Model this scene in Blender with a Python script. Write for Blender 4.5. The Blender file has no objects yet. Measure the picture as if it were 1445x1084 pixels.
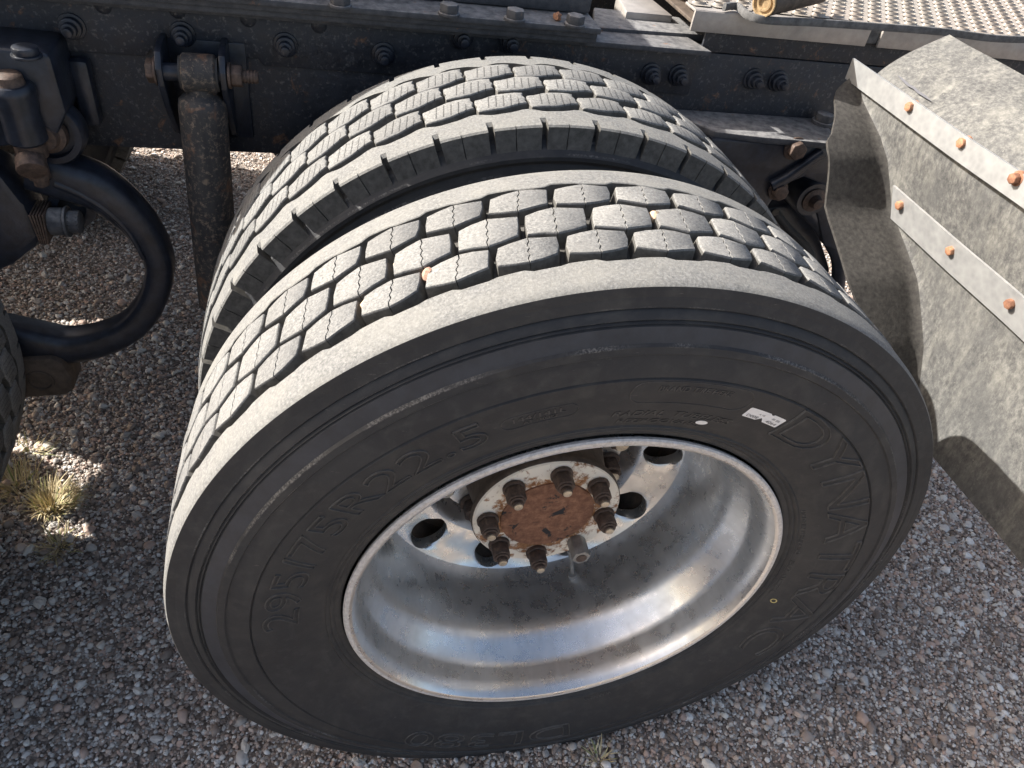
import bpy, bmesh, math, random
import numpy as np
from mathutils import Vector, Matrix
random.seed(7); rng = np.random.default_rng(7)
R_ = math.radians
sc = bpy.context.scene
C = sc.collection

# ------------------------------------------------------------------ camera
CAM = np.array([-0.3017, -0.5275, 1.3563]); FPX = 1060.0; PW, PH = 1445.0, 1084.0
YAW, PIT, ROL = R_(-17.705), R_(49.279), R_(10.213)
MR = Matrix.Rotation(YAW, 3, 'Z') @ Matrix.Rotation(PIT, 3, 'X') @ Matrix.Rotation(ROL, 3, 'Z')
cam = bpy.data.cameras.new('camera'); camo = bpy.data.objects.new('camera', cam); C.objects.link(camo)
camo.matrix_world = Matrix.Translation(CAM) @ MR.to_4x4()
cam.sensor_fit = 'HORIZONTAL'; cam.sensor_width = 36.0; cam.lens = 36.0 * FPX / PW
cam.clip_start = 0.02; cam.clip_end = 500
sc.camera = camo

# ------------------------------------------------------------------ sky, sun, exposure
EL, AZ = R_(35.0), R_(21.5)                     # azimuth measured from -X towards +Y
SUN = Vector((-math.cos(EL) * math.cos(AZ), math.cos(EL) * math.sin(AZ), math.sin(EL)))
w = bpy.data.worlds.new('World'); sc.world = w; w.use_nodes = True
nt = w.node_tree; nt.nodes.clear()
sky = nt.nodes.new('ShaderNodeTexSky'); sky.sky_type = 'NISHITA'; sky.sun_disc = False
sky.sun_elevation = EL; sky.sun_rotation = math.atan2(SUN.x, SUN.y)
bg = nt.nodes.new('ShaderNodeBackground'); bg.inputs['Strength'].default_value = 0.12
sky.dust_density = 4.0; sky.ozone_density = 0.6; sky.air_density = 0.8
wo = nt.nodes.new('ShaderNodeOutputWorld')
mx = nt.nodes.new('ShaderNodeMix'); mx.data_type = 'RGBA'; mx.blend_type = 'MULTIPLY'; mx.inputs[0].default_value = 1.0
mx.inputs[7].default_value = (1.0, .95, .87, 1)            # hazy, slightly warm air
nt.links.new(sky.outputs[0], mx.inputs[6]); nt.links.new(mx.outputs[2], bg.inputs[0]); nt.links.new(bg.outputs[0], wo.inputs[0])
sl = bpy.data.lights.new('sun', 'SUN'); sl.energy = 4.8; sl.angle = R_(0.53); sl.color = (1.0, 0.96, 0.90)
so = bpy.data.objects.new('sun', sl); C.objects.link(so)
so.rotation_euler = (-SUN).to_track_quat('-Z', 'Y').to_euler(); so.location = SUN * 20
vs = sc.view_settings
vs.view_transform = 'Standard'; vs.look = 'None'; vs.exposure = 1.25; vs.gamma = 1.0; vs.use_curve_mapping = False
sc.render.resolution_x, sc.render.resolution_y = 1024, 768

# ------------------------------------------------------------------ pixel -> place (distance given by the plane the thing lies on)
MRn = np.array(MR)
def _ray(u, v): return MRn @ np.array([(u - PW / 2) / FPX, -(v - PH / 2) / FPX, -1.0])
def py(u, v, y):
    d = _ray(u, v); return Vector(CAM + d * (y - CAM[1]) / d[1])
def pz(u, v, z):
    d = _ray(u, v); return Vector(CAM + d * (z - CAM[2]) / d[2])
def px(u, v, x):
    d = _ray(u, v); return Vector(CAM + d * (x - CAM[0]) / d[0])

# ------------------------------------------------------------------ materials
class NT:
    def __init__(s, name):
        s.m = bpy.data.materials.new(name); s.m.use_nodes = True
        s.t = s.m.node_tree; s.b = s.t.nodes['Principled BSDF']; s.out = s.t.nodes['Material Output']
        s.co = s.n('ShaderNodeTexCoord').outputs['Object']
    def n(s, t, **k):
        q = s.t.nodes.new(t)
        for a, b in k.items(): setattr(q, a, b)
        return q
    def l(s, a, b): s.t.links.new(a, b)
    def world(s): s.co = s.n('ShaderNodeNewGeometry').outputs['Position']; return s
    def mapped(s, scale=(1, 1, 1), rot=(0, 0, 0)):
        m = s.n('ShaderNodeMapping'); m.inputs['Scale'].default_value = scale; m.inputs['Rotation'].default_value = rot
        s.l(s.co, m.inputs['Vector']); return m.outputs[0]
    def noise(s, sc_, det=4, rough=.55, dist=0, co=None):
        q = s.n('ShaderNodeTexNoise'); q.inputs['Scale'].default_value = sc_; q.inputs['Detail'].default_value = det
        q.inputs['Roughness'].default_value = rough; q.inputs['Distortion'].default_value = dist
        s.l(co or s.co, q.inputs['Vector']); return q.outputs['Fac']
    def voro(s, sc_, co=None, feat='F1'):
        q = s.n('ShaderNodeTexVoronoi', feature=feat); q.inputs['Scale'].default_value = sc_
        s.l(co or s.co, q.inputs['Vector']); return q
    def ramp(s, fac, stops):
        q = s.n('ShaderNodeValToRGB'); e = q.color_ramp.elements
        while len(e) < len(stops): e.new(.5)
        for i, (p, c) in enumerate(stops):
            e[i].position = p; e[i].color = (c, c, c, 1) if not hasattr(c, '__len__') else (*c, 1)
        s.l(fac, q.inputs['Fac']); return q.outputs['Color']
    def mix(s, fac, a, b, mode='MIX'):
        q = s.n('ShaderNodeMix', data_type='RGBA', blend_type=mode)
        for v, i in ((fac, 0), (a, 6), (b, 7)):
            if hasattr(v, 'is_linked') or hasattr(v, 'links'): s.l(v, q.inputs[i])
            elif i == 0: q.inputs[0].default_value = v
            else: q.inputs[i].default_value = (*v, 1)
        return q.outputs[2]
    def math(s, op, a, b=None, c=None):
        q = s.n('ShaderNodeMath', operation=op)
        for i, v in enumerate((a, b, c)):
            if v is None: continue
            if hasattr(v, 'links'): s.l(v, q.inputs[i])
            else: q.inputs[i].default_value = v
        return q.outputs[0]
    def col(s, v):
        if hasattr(v, 'links'): s.l(v, s.b.inputs['Base Color'])
        else: s.b.inputs['Base Color'].default_value = (*v, 1)
        return s
    def rough(s, v):
        if hasattr(v, 'links'): s.l(v, s.b.inputs['Roughness'])
        else: s.b.inputs['Roughness'].default_value = v
        return s
    def metal(s, v):
        if hasattr(v, 'links'): s.l(v, s.b.inputs['Metallic'])
        else: s.b.inputs['Metallic'].default_value = v
        return s
    def bump(s, h, dist=.001, st=1.0):
        q = s.n('ShaderNodeBump'); q.inputs['Distance'].default_value = dist; q.inputs['Strength'].default_value = st
        s.l(h, q.inputs['Height'])
        old = s.b.inputs['Normal']
        if old.is_linked: s.l(old.links[0].from_socket, q.inputs['Normal'])
        s.l(q.outputs[0], old); return s

def mat_tread():
    t = NT('dusty_tread_rubber').world()
    a = t.noise(300, 5, .8); b = t.noise(22, 4, .6); g = t.noise(900, 2, .6)
    c = t.ramp(a, [(.32, (.092, .093, .091)), (.50, (.165, .165, .161)), (.70, (.275, .273, .264))])
    c = t.mix(t.ramp(b, [(.35, 0), (.7, .55)]), c, (.23, .225, .205))
    t.col(c).rough(.93).bump(a, .0012, .7).bump(g, .0004, .5); t.b.inputs['Specular IOR Level'].default_value = .25
    return t.m
def mat_block(name, xs, dots):
    t = NT(name); oc = t.co
    t.world()
    a = t.noise(330, 5, .8); b = t.noise(22, 4, .6)
    c = t.ramp(a, [(.32, (.085, .086, .085)), (.50, (.178, .178, .175)), (.70, (.295, .294, .285))])
    c = t.mix(t.ramp(b, [(.40, 0), (.72, .55)]), c, (.19, .188, .181))
    oi = t.n('ShaderNodeObjectInfo').outputs['Random']; c = t.mix(1.0, c, t.ramp(oi, [(0, (.86, .86, .86)), (1, (1.14, 1.135, 1.12))]), 'MULTIPLY')
    if xs:
        sp = t.n('ShaderNodeSeparateXYZ'); t.l(oc, sp.inputs[0]); X, Y = sp.outputs[0], sp.outputs[1]
        tri = t.math('PINGPONG', t.math('ADD', Y, .2), .0016)           # 0..0.0016 zig-zag
        Xs = t.math('ADD', t.math('ADD', X, t.math('MULTIPLY', tri, 1.1)), t.math('MULTIPLY', Y, -.14))
        d = t.math('ABSOLUTE', t.math('SUBTRACT', t.math('PINGPONG', t.math('ADD', Xs, .5 * xs), xs * .5), 0.0))
        line = t.math('LESS_THAN', d, .00055)
        mY = t.math('LESS_THAN', t.math('ABSOLUTE', Y), .0175)
        gate = t.math('GREATER_THAN', t.math('PINGPONG', t.math('ADD', Y, .2), .0016), .00035)
        mX = t.math('LESS_THAN', t.math('ABSOLUTE', X), xs * 2.45)
        line = t.math('MULTIPLY', t.math('MULTIPLY', line, mX), t.math('MULTIPLY', mY, gate))
        c = t.mix(line, c, (.012, .012, .012))
        t.bump(t.math('SUBTRACT', 1.0, line), .0015, 1)
    t.col(c).rough(.93).bump(a, .0012, .7); t.b.inputs['Specular IOR Level'].default_value = .25
    return t.m
def mat_side():
    t = NT('black_sidewall_rubber'); oc = t.co; t.world()
    a = t.noise(60, 6, .65); b = t.noise(9, 5, .6); s = t.noise(30, 3, .5, co=t.mapped((1, 6, .4)))
    c = t.ramp(b, [(.3, (.016, .0178, .0215)), (.65, (.027, .0282, .0310))])
    c = t.mix(t.ramp(a, [(.5, 0), (.8, .6)]), c, (.058, .057, .056))
    c = t.mix(t.ramp(s, [(.55, 0), (.8, .35)]), c, (.09, .088, .08))
    k = t.noise(4.5, 6, .7, .8); c = t.mix(t.ramp(k, [(.48, 0), (.72, .45)]), c, (.056, .055, .053))
    sc2 = t.noise(140, 4, .8, co=t.mapped((.35, 1, 2.2), (0, .6, 0))); c = t.mix(t.ramp(sc2, [(.66, 0), (.74, .55)]), c, (.16, .15, .135))
    sp = t.n('ShaderNodeSeparateXYZ'); t.l(oc, sp.inputs[0])
    rad = t.math('SQRT', t.math('ADD', t.math('POWER', sp.outputs[0], 2.0), t.math('POWER', t.math('SUBTRACT', sp.outputs[2], .495), 2.0)))
    def band(r0, w_): return t.math('LESS_THAN', t.math('ABSOLUTE', t.math('SUBTRACT', rad, r0)), w_)
    fine = t.noise(420, 4, .75); pat = t.noise(11, 4, .6)
    for r0, w_, th in ((.4432, .0016, .50), (.4665, .0010, .56), (.4785, .0012, .58), (.4345, .0008, .60)):
        m_ = t.math('MULTIPLY', band(r0, w_), t.math('MULTIPLY', t.ramp(fine, [(.46, 0), (.58, .6)]), t.ramp(pat, [(th - .06, 0), (th + .06, 1)])))
        c = t.mix(m_, c, (.22, .215, .205))
    bead = t.n('ShaderNodeMapRange'); t.l(rad, bead.inputs['Value'])
    for i_, v_ in zip(('From Min', 'From Max', 'To Min', 'To Max'), (.305, .36, .55, 0)): bead.inputs[i_].default_value = v_
    c = t.mix(t.math('MULTIPLY', bead.outputs[0], t.ramp(t.noise(24, 5, .7), [(.4, .1), (.7, 1)])), c, (.085, .078, .068))
    t.col(c).rough(t.ramp(b, [(.3, .52), (.7, .72)])).bump(t.noise(500, 3), .0003, .5).bump(t.noise(26, 4), .0012, .35)
    t.b.inputs['Specular IOR Level'].default_value = .4
    return t.m
def mat_alu():
    t = NT('weathered_aluminium').world()
    b = t.noise(14, 5, .6); a = t.noise(70, 5, .7); st = t.noise(55, 3, .5, co=t.mapped((1.6, .45, 1.6)))
    v = t.voro(120)
    c = t.ramp(b, [(.3, (.66, .655, .64)), (.7, (.82, .81, .79))])
    c = t.mix(t.ramp(st, [(.45, 0), (.75, .35)]), c, (.58, .56, .53))
    c = t.mix(t.ramp(a, [(.66, 0), (.85, .3)]), c, (.50, .45, .39))
    wsp = t.noise(95, 3, .5); big = t.noise(20, 4, .6)
    c = t.mix(t.math('MULTIPLY', t.ramp(wsp, [(.66, 0), (.70, .35)]), t.ramp(big, [(.5, 0), (.62, 1)])), c, (.80, .79, .77))
    c = t.mix(t.math('MULTIPLY', t.ramp(t.noise(240, 4, .7), [(.66, 0), (.74, .45)]), t.ramp(big, [(.60, 0), (.70, 1)])), c, (.34, .27, .21))
    r = t.ramp(t.noise(45, 4, .6), [(.3, .22), (.7, .38)])
    t.col(c).rough(r).metal(.88).bump(st, .0004, .2).bump(a, .0002, .25)
    return t.m
def mat_lip():
    t = NT('chipped_rim_lip').world()
    a = t.noise(160, 5, .7); b = t.noise(30, 4)
    c = t.ramp(a, [(.3, (.46, .44, .42)), (.55, (.66, .64, .62)), (.8, (.76, .74, .72))])
    t.col(c).rough(.62).metal(.35).bump(a, .001, .8).bump(b, .002, .5)
    return t.m
def mat_hubpaint():
    t = NT('rusty_white_paint').world()
    a = t.noise(75, 6, .7, .4); b = t.noise(26, 4, .6)
    m = t.ramp(t.math('ADD', t.math('MULTIPLY', a, .65), t.math('MULTIPLY', b, .42)), [(.535, 0), (.60, 1)])
    sx = t.n('ShaderNodeSeparateXYZ'); t.l(t.co, sx.inputs[0]); dist = t.math('SQRT', t.math('ADD', t.math('POWER', sx.outputs[0], 2.0), t.math('POWER', t.math('SUBTRACT', sx.outputs[2], .495), 2.0)))
    near = t.n('ShaderNodeMapRange'); t.l(dist, near.inputs['Value'])
    for i_, v_ in zip(('From Min', 'From Max', 'To Min', 'To Max'), (.068, .098, .075, -.02)): near.inputs[i_].default_value = v_
    m = t.ramp(t.math('ADD', near.outputs[0], t.math('ADD', t.math('MULTIPLY', a, .65), t.math('MULTIPLY', b, .42))), [(.535, 0), (.61, 1)])
    rust = t.ramp(t.noise(140, 4), [(.3, (.16, .06, .02)), (.7, (.42, .22, .10))])
    c = t.mix(m, (.82, .76, .65), rust)
    t.col(c).rough(.75).bump(t.math('SUBTRACT', 1, m), .0006, .8).bump(a, .0006, .4)
    return t.m
def mat_rust(name='brown_rust', dark=False):
    t = NT(name).world()
    a = t.noise(90, 6, .7); b = t.noise(32, 5, .65, .5)
    c = t.ramp(a, [(.25, (.09, .04, .025)), (.5, (.21, .097, .055)), (.66, (.31, .155, .09)), (.85, (.45, .29, .20))])
    if dark: c = t.mix(t.ramp(b, [(.585, 0), (.64, 1)]), c, (.02, .02, .022))
    t.col(c).rough(.85).bump(a, .0012, .7)
    return t.m
def mat_nut():
    t = NT('rusty_dark_nut').world()
    a = t.noise(150, 5, .7)
    c = t.ramp(a, [(.3, (.045, .034, .028)), (.6, (.12, .082, .064)), (.85, (.27, .18, .12))])
    t.col(c).rough(.62).metal(.3).bump(a, .001, .6); return t.m
def mat_plain(name, colr, rough=.5, metal=0, sc_=80, var=.25, bump=.0004):
    t = NT(name).world(); a = t.noise(sc_, 5, .65)
    lo = tuple(x * (1 - var) for x in colr); hi = tuple(min(1, x * (1 + var)) for x in colr)
    t.col(t.ramp(a, [(.3, lo), (.7, hi)])).rough(rough).metal(metal).bump(a, bump, .6); return t.m
def mat_frame():
    t = NT('chipped_black_paint').world()
    a = t.noise(38, 6, .7, .6); b = t.noise(7, 4, .6); s = t.noise(170, 3, .6); g = t.noise(55, 5, .65)
    c = t.ramp(g, [(.3, (.009, .012, .019)), (.7, (.024, .028, .038))])
    c = t.mix(t.ramp(s, [(.57, 0), (.70, .8)]), c, (.11, .108, .108))
    c = t.mix(t.ramp(t.noise(3.2, 5, .65), [(.4, .0), (.7, .35)]), c, (.045, .045, .048))
    m = t.ramp(t.math('ADD', t.math('MULTIPLY', a, .7), t.math('MULTIPLY', b, .4)), [(.635, 0), (.70, .85)])
    c = t.mix(m, c, t.ramp(s, [(.3, (.075, .038, .022)), (.7, (.20, .11, .065))]))
    t.col(c).rough(t.ramp(g, [(.3, .42), (.7, .68)])).bump(g, .0022, .8).bump(a, .001, .5)
    return t.m
def mat_dustblack():
    t = NT('dusty_black_steel').world()
    a = t.noise(60, 6, .72); b = t.noise(12, 4); g = t.n('ShaderNodeNewGeometry')
    sp = t.n('ShaderNodeSeparateXYZ'); t.l(g.outputs['Normal'], sp.inputs[0])
    up = t.ramp(sp.outputs[2], [(.35, .12), (.85, 1)])                  # dust settles on upward faces
    c = t.ramp(a, [(.3, (.022, .025, .033)), (.7, (.060, .062, .068))])
    m = t.math('MULTIPLY', t.ramp(a, [(.32, .15), (.62, .9)]), up)
    c = t.mix(m, c, (.26, .255, .25))
    c = t.mix(t.ramp(t.noise(30, 6, .7, .5), [(.63, 0), (.70, .8)]), c, (.24, .13, .075))
    t.col(c).rough(.75).bump(a, .001, .7); return t.m
def mat_flap():
    t = NT('dusty_fender_rubber').world()
    a = t.noise(210, 5, .78, co=t.mapped((1, .6, .35))); b = t.noise(10, 4, .6); g = t.noise(260, 4, .7)
    v = t.math('ADD', t.math('MULTIPLY', a, .75), t.math('MULTIPLY', b, .28))
    c = t.ramp(v, [(.36, (.042, .042, .042)), (.50, (.092, .091, .087)), (.66, (.185, .181, .166))])
    c = t.mix(t.ramp(g, [(.62, 0), (.78, .6)]), c, (.36, .345, .30))
    st = t.noise(35, 5, .7, .3, co=t.mapped((1, 1, .16))); c = t.mix(t.ramp(st, [(.5, 0), (.75, .45)]), c, (.31, .30, .26))
    c = t.mix(t.ramp(t.noise(5, 5, .7, 1.2), [(.48, 0), (.66, .5)]), c, (.10, .10, .097))
    t.col(c).rough(.85).bump(a, .0012, .5).bump(g, .0005, .5); return t.m
def mat_galv():
    t = NT('galvanised_strap').world()
    v = t.voro(95); a = t.noise(40, 4)
    c = t.mix(.5, t.ramp(v.outputs['Distance'], [(0, (.30, .305, .31)), (.8, (.42, .425, .425))]), t.ramp(a, [(.3, (.24, .24, .235)), (.7, (.39, .39, .375))]))
    t.col(c).rough(.55).metal(.45).bump(a, .0006, .4); return t.m
def mat_pebble():
    t = NT('mixed_pebble')
    oi = t.n('ShaderNodeObjectInfo').outputs['Random']
    c = t.ramp(oi, [(0, (.17, .135, .115)), (.10, (.29, .225, .185)), (.21, (.40, .31, .255)), (.33, (.52, .37, .30)), (.44, (.38, .355, .33)),
                    (.54, (.53, .505, .475)), (.65, (.64, .51, .42)), (.74, (.67, .645, .61)), (.84, (.75, .71, .645)), (.93, (.82, .80, .77))])
    q = [n for n in t.t.nodes if n.type == 'VALTORGB'][0]; q.color_ramp.interpolation = 'CONSTANT'
    a = t.noise(1.6, 5, .7)
    c = t.mix(t.ramp(a, [(.35, .0), (.75, .5)]), c, (.42, .36, .31))
    t.col(c).rough(.7); t.b.inputs['Specular IOR Level'].default_value = .45
    return t.m
def mat_soil():
    t = NT('dark_grit_soil').world()
    v = t.voro(170); a = t.noise(6, 5); f = t.noise(300, 4, .7)
    vc = t.n('ShaderNodeSeparateColor'); t.l(v.outputs['Color'], vc.inputs[0])
    c = t.ramp(vc.outputs[0], [(.1, (.10, .080, .066)), (.5, (.22, .18, .15)), (.85, (.38, .33, .285)), (1, (.58, .55, .50))])
    c = t.mix(t.ramp(a, [(.4, 0), (.7, .4)]), c, (.26, .215, .18))
    h = t.math('SUBTRACT', 1, v.outputs['Distance'])
    t.col(c).rough(.9).bump(h, .004, .8).bump(f, .001, .5); return t.m
def mat_deck():
    t = NT('dusty_deck_aluminium').world()
    a = t.noise(50, 5, .7); b = t.noise(8, 4)
    c = t.ramp(a, [(.3, (.26, .235, .205)), (.7, (.42, .385, .335))])
    c = t.mix(t.ramp(b, [(.4, 0), (.7, .5)]), c, (.40, .33, .28))
    t.col(c).rough(.6).metal(.35).bump(a, .0008, .5); return t.m
def mat_straw():
    t = NT('dry_straw_grass')
    oi = t.n('ShaderNodeNewGeometry').outputs['Random Per Island']
    t.col(t.ramp(oi, [(0, (.42, .32, .17)), (.4, (.60, .49, .28)), (.8, (.70, .60, .38)), (.93, (.38, .38, .15)), (1, (.22, .27, .08))])).rough(.7)
    t.b.inputs['Subsurface Weight'].default_value = 0; return t.m

def mat_shock():
    t = NT('speckled_shock_paint').world()
    a = t.noise(120, 5, .75); b = t.noise(30, 5, .7, .5); v = t.noise(60, 4, .6, co=t.mapped((1, 1, .25)))
    c = t.ramp(v, [(.3, (.012, .013, .016)), (.7, (.045, .043, .042))])
    c = t.mix(t.ramp(a, [(.52, 0), (.64, .85)]), c, (.19, .145, .105))
    c = t.mix(t.ramp(b, [(.57, 0), (.68, .7)]), c, (.17, .085, .045))
    t.col(c).rough(.7).bump(a, .0012, .7); return t.m
M = dict(tread=mat_tread(), block=mat_block('worn_block_rubber', 0, 0), sblock=mat_block('siped_block_rubber', .0098, 1), side=mat_side(),
         floor=mat_plain('groove_rubber', (.075, .072, .066), .9, 0, 90, .4, .001), band=mat_plain('smooth_sidewall_band', (.027, .031, .040), .5, 0, 40, .3),
         letter=mat_plain('scuffed_letter_rubber', (.054, .053, .052), .6, 0, 110, .45, .0006), bside=mat_plain('dark_block_side_rubber', (.080, .077, .070), .85, 0, 120, .4, .001), alu=mat_alu(), lip=mat_lip(), hub=mat_hubpaint(), rust=mat_rust(), cap=mat_rust('rusty_greased_cap', True), nut=mat_nut(),
         gnut=mat_plain('grey_steel_nut', (.30, .29, .27), .5, .6), brown=mat_plain('grimy_brown_hub', (.085, .065, .05), .7, .1, 60, .45, .001),
         frame=mat_frame(), dust=mat_dustblack(), flap=mat_flap(), galv=mat_galv(), fold=mat_plain('fold_rubber_painted_shade', (.040, .037, .033), .8, 0, 130, .55, .001), pebble=mat_pebble(), soil=mat_soil(), deck=mat_deck(),  # fold: dark rubber, with the strip's shade also painted into the colour
         straw=mat_straw(), white=mat_plain('white_sticker_paper', (.80, .80, .80), .5, 0, 60, .04), ink=mat_plain('grey_print', (.10, .10, .11), .6, 0, 60, .1),
         yellow=mat_plain('yellow_paint_mark', (.55, .46, .18), .6), black=mat_plain('black_painted_forging', (.016, .020, .030), .38, 0, 55, .5, .0012),
         beam=mat_plain('grey_aluminium_beam', (.36, .335, .31), .5, .4, 30, .2), shock=mat_shock(), bolt=mat_plain('rusty_fender_bolt', (.34, .17, .095), .7, .1, 200, .4, .0008),
         tip=mat_plain('worn_bright_stud_tip', (.55, .47, .36), .45, .6, 200, .3), grey=mat_plain('dusty_grey_strip', (.10, .10, .10), .8, 0, 70, .5, .001))

# ------------------------------------------------------------------ object helpers
def link(o, parent=None):
    C.objects.link(o)
    if parent: o.parent = parent
    return o
def tag(o, label, cat=None, group=None, kind=None):
    if label: o['label'] = label
    if cat: o['category'] = cat
    if group: o['group'] = group
    if kind: o['kind'] = kind
    return o
def thing(name, label, cat, loc=(0, 0, 0), rot=(0, 0, 0), group=None):
    o = bpy.data.objects.new(name, None); o.empty_display_size = .05
    o.location = loc; o.rotation_euler = rot
    link(o); return tag(o, label, cat, group)
def mesh_of(name, V, F, mats, smooth=40, midx=None):
    me = bpy.data.meshes.new(name); me.from_pydata([tuple(v) for v in V], [], [tuple(f) for f in F])
    for m in (mats if isinstance(mats, (list, tuple)) else [mats]): me.materials.append(m)
    if midx is not None: me.polygons.foreach_set('material_index', midx)
    if smooth:
        me.polygons.foreach_set('use_smooth', [True] * len(me.polygons)); me.set_sharp_from_angle(angle=R_(smooth))
    me.update(); return me
def obj(name, V, F, mat, parent=None, smooth=40, midx=None):
    return link(bpy.data.objects.new(name, mesh_of(name, V, F, mat, smooth, midx)), parent)
class MB:
    """collects shapes into one mesh"""
    def __init__(s): s.V = []; s.F = []; s.I = []; s.mi = 0
    def add(s, V, F):
        o = len(s.V); s.V += [Vector(v) for v in V]; s.F += [tuple(i + o for i in f) for f in F]; s.I += [s.mi] * len(F); return s
    def bm(s, b, M_=None):
        b.verts.index_update(); V = [(M_ @ v.co) if M_ else v.co.copy() for v in b.verts]
        s.add(V, [[v.index for v in f.verts] for f in b.faces]); b.free(); return s
    def box(s, c, d, bev=.003, seg=2, M_=None):
        b = bmesh.new(); bmesh.ops.create_cube(b, size=1)
        for v in b.verts: v.co = Vector((v.co.x * d[0], v.co.y * d[1], v.co.z * d[2]))
        if bev: bmesh.ops.bevel(b, geom=b.edges[:], offset=bev, segments=seg, affect='EDGES', profile=.5)
        T = Matrix.Translation(c)
        return s.bm(b, (M_ @ T) if M_ else T)
    def lathe(s, prof, n=48, axis='Y', c=(0, 0, 0), cap=False, closed=False):
        """prof = [(radius, along-axis)]"""
        V = []; k = len(prof)
        for i in range(n):
            a = 2 * math.pi * i / n; q, p = math.sin(a), math.cos(a)
            for r, h in prof:
                v = {'Y': (r * q, h, r * p), 'Z': (r * p, r * q, h), 'X': (h, r * p, r * q)}[axis]
                V.append((v[0] + c[0], v[1] + c[1], v[2] + c[2]))
        F = []
        for i in range(n):
            j = (i + 1) % n
            for m in range(k - 1 + (1 if closed else 0)):
                m2 = (m + 1) % k
                F.append((i * k + m, i * k + m2, j * k + m2, j * k + m))
        if cap:
            F.append([i * k for i in range(n)]); F.append([i * k + k - 1 for i in range(n)][::-1])
        return s.add(V, F)
    def prism(s, poly, h0, h1, M_=None, bev=0):
        """poly in XY, extruded from h0 to h1 along Z"""
        b = bmesh.new(); vs_ = [b.verts.new((x, y, h0)) for x, y in poly]; f = b.faces.new(vs_)
        r = bmesh.ops.extrude_face_region(b, geom=[f]); bmesh.ops.translate(b, verts=[v for v in r['geom'] if isinstance(v, bmesh.types.BMVert)], vec=(0, 0, h1 - h0))
        bmesh.ops.recalc_face_normals(b, faces=b.faces[:])
        if bev: bmesh.ops.bevel(b, geom=b.edges[:], offset=bev, segments=2, affect='EDGES', profile=.5)
        return s.bm(b, M_)
    def hexn(s, r, h0, h1, M_=None, bev=.0015, n=6, rot=0):
        return s.prism([(r * math.cos(rot + 2 * math.pi * i / n), r * math.sin(rot + 2 * math.pi * i / n)) for i in range(n)], h0, h1, M_, bev)
    def tube(s, pts, rad, n=12, flat=None, cap=True, up=(0, 1, 0)):
        """rad: number or list; flat: (a, b) multipliers of the section's two axes"""
        pts = [Vector(p) for p in pts]; k = len(pts); V = []
        for i, p in enumerate(pts):
            t = (pts[min(i + 1, k - 1)] - pts[max(i - 1, 0)]).normalized()
            u = Vector(up); u = (u - t * u.dot(t)).normalized(); w_ = t.cross(u)
            r = rad[i] if hasattr(rad, '__len__') else rad
            fa, fb = flat if flat else (1, 1)
            for j in range(n):
                a = 2 * math.pi * j / n
                ca, sa = math.cos(a), math.sin(a)
                if flat:                                                   # squarish section
                    ca = math.copysign(abs(ca) ** .6, ca); sa = math.copysign(abs(sa) ** .6, sa)
                V.append(p + u * (r * fa * ca) + w_ * (r * fb * sa))
        F = [(i * n + j, i * n + (j + 1) % n, (i + 1) * n + (j + 1) % n, (i + 1) * n + j) for i in range(k - 1) for j in range(n)]
        if cap: F.append(list(range(n))[::-1]); F.append([(k - 1) * n + j for j in range(n)])
        return s.add(V, F)
    def build(s, name, mat, parent=None, smooth=40):
        return obj(name, s.V, s.F, mat, parent, smooth, s.I if any(s.I) else None)
def to(loc, d, up=(0, 0, 1)):
    """matrix whose +Z looks along d"""
    return Matrix.Translation(loc) @ Vector(d).to_track_quat('Z', 'Y').to_matrix().to_4x4()
def smooth_path(P, per=6):
    P = [Vector(p) for p in P]; out = []
    for i in range(len(P) - 1):
        a, b, c, d = P[max(i - 1, 0)], P[i], P[i + 1], P[min(i + 2, len(P) - 1)]
        for k in range(per):
            t = k / per
            out.append(.5 * ((2 * b) + (c - a) * t + (2 * a - 5 * b + 4 * c - d) * t * t + (3 * b - a - 3 * c + d) * t ** 3))
    out.append(P[-1]); return out
def copy_tree(o, parent=None):
    c = o.copy(); C.objects.link(c); c.parent = parent
    for ch in list(o.children): copy_tree(ch, c)
    return c

# ================================================================== THE GROUND
ZC = .495                                                  # wheel centre height
b = bmesh.new(); bmesh.ops.create_grid(b, x_segments=80, y_segments=80, size=40)
me = bpy.data.meshes.new('ground'); b.to_mesh(me); b.free(); me.materials.append(M['soil'])
ground = link(bpy.data.objects.new('ground', me)); ground['kind'] = 'structure'; ground['label'] = 'dark gritty soil ground under the truck'

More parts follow.
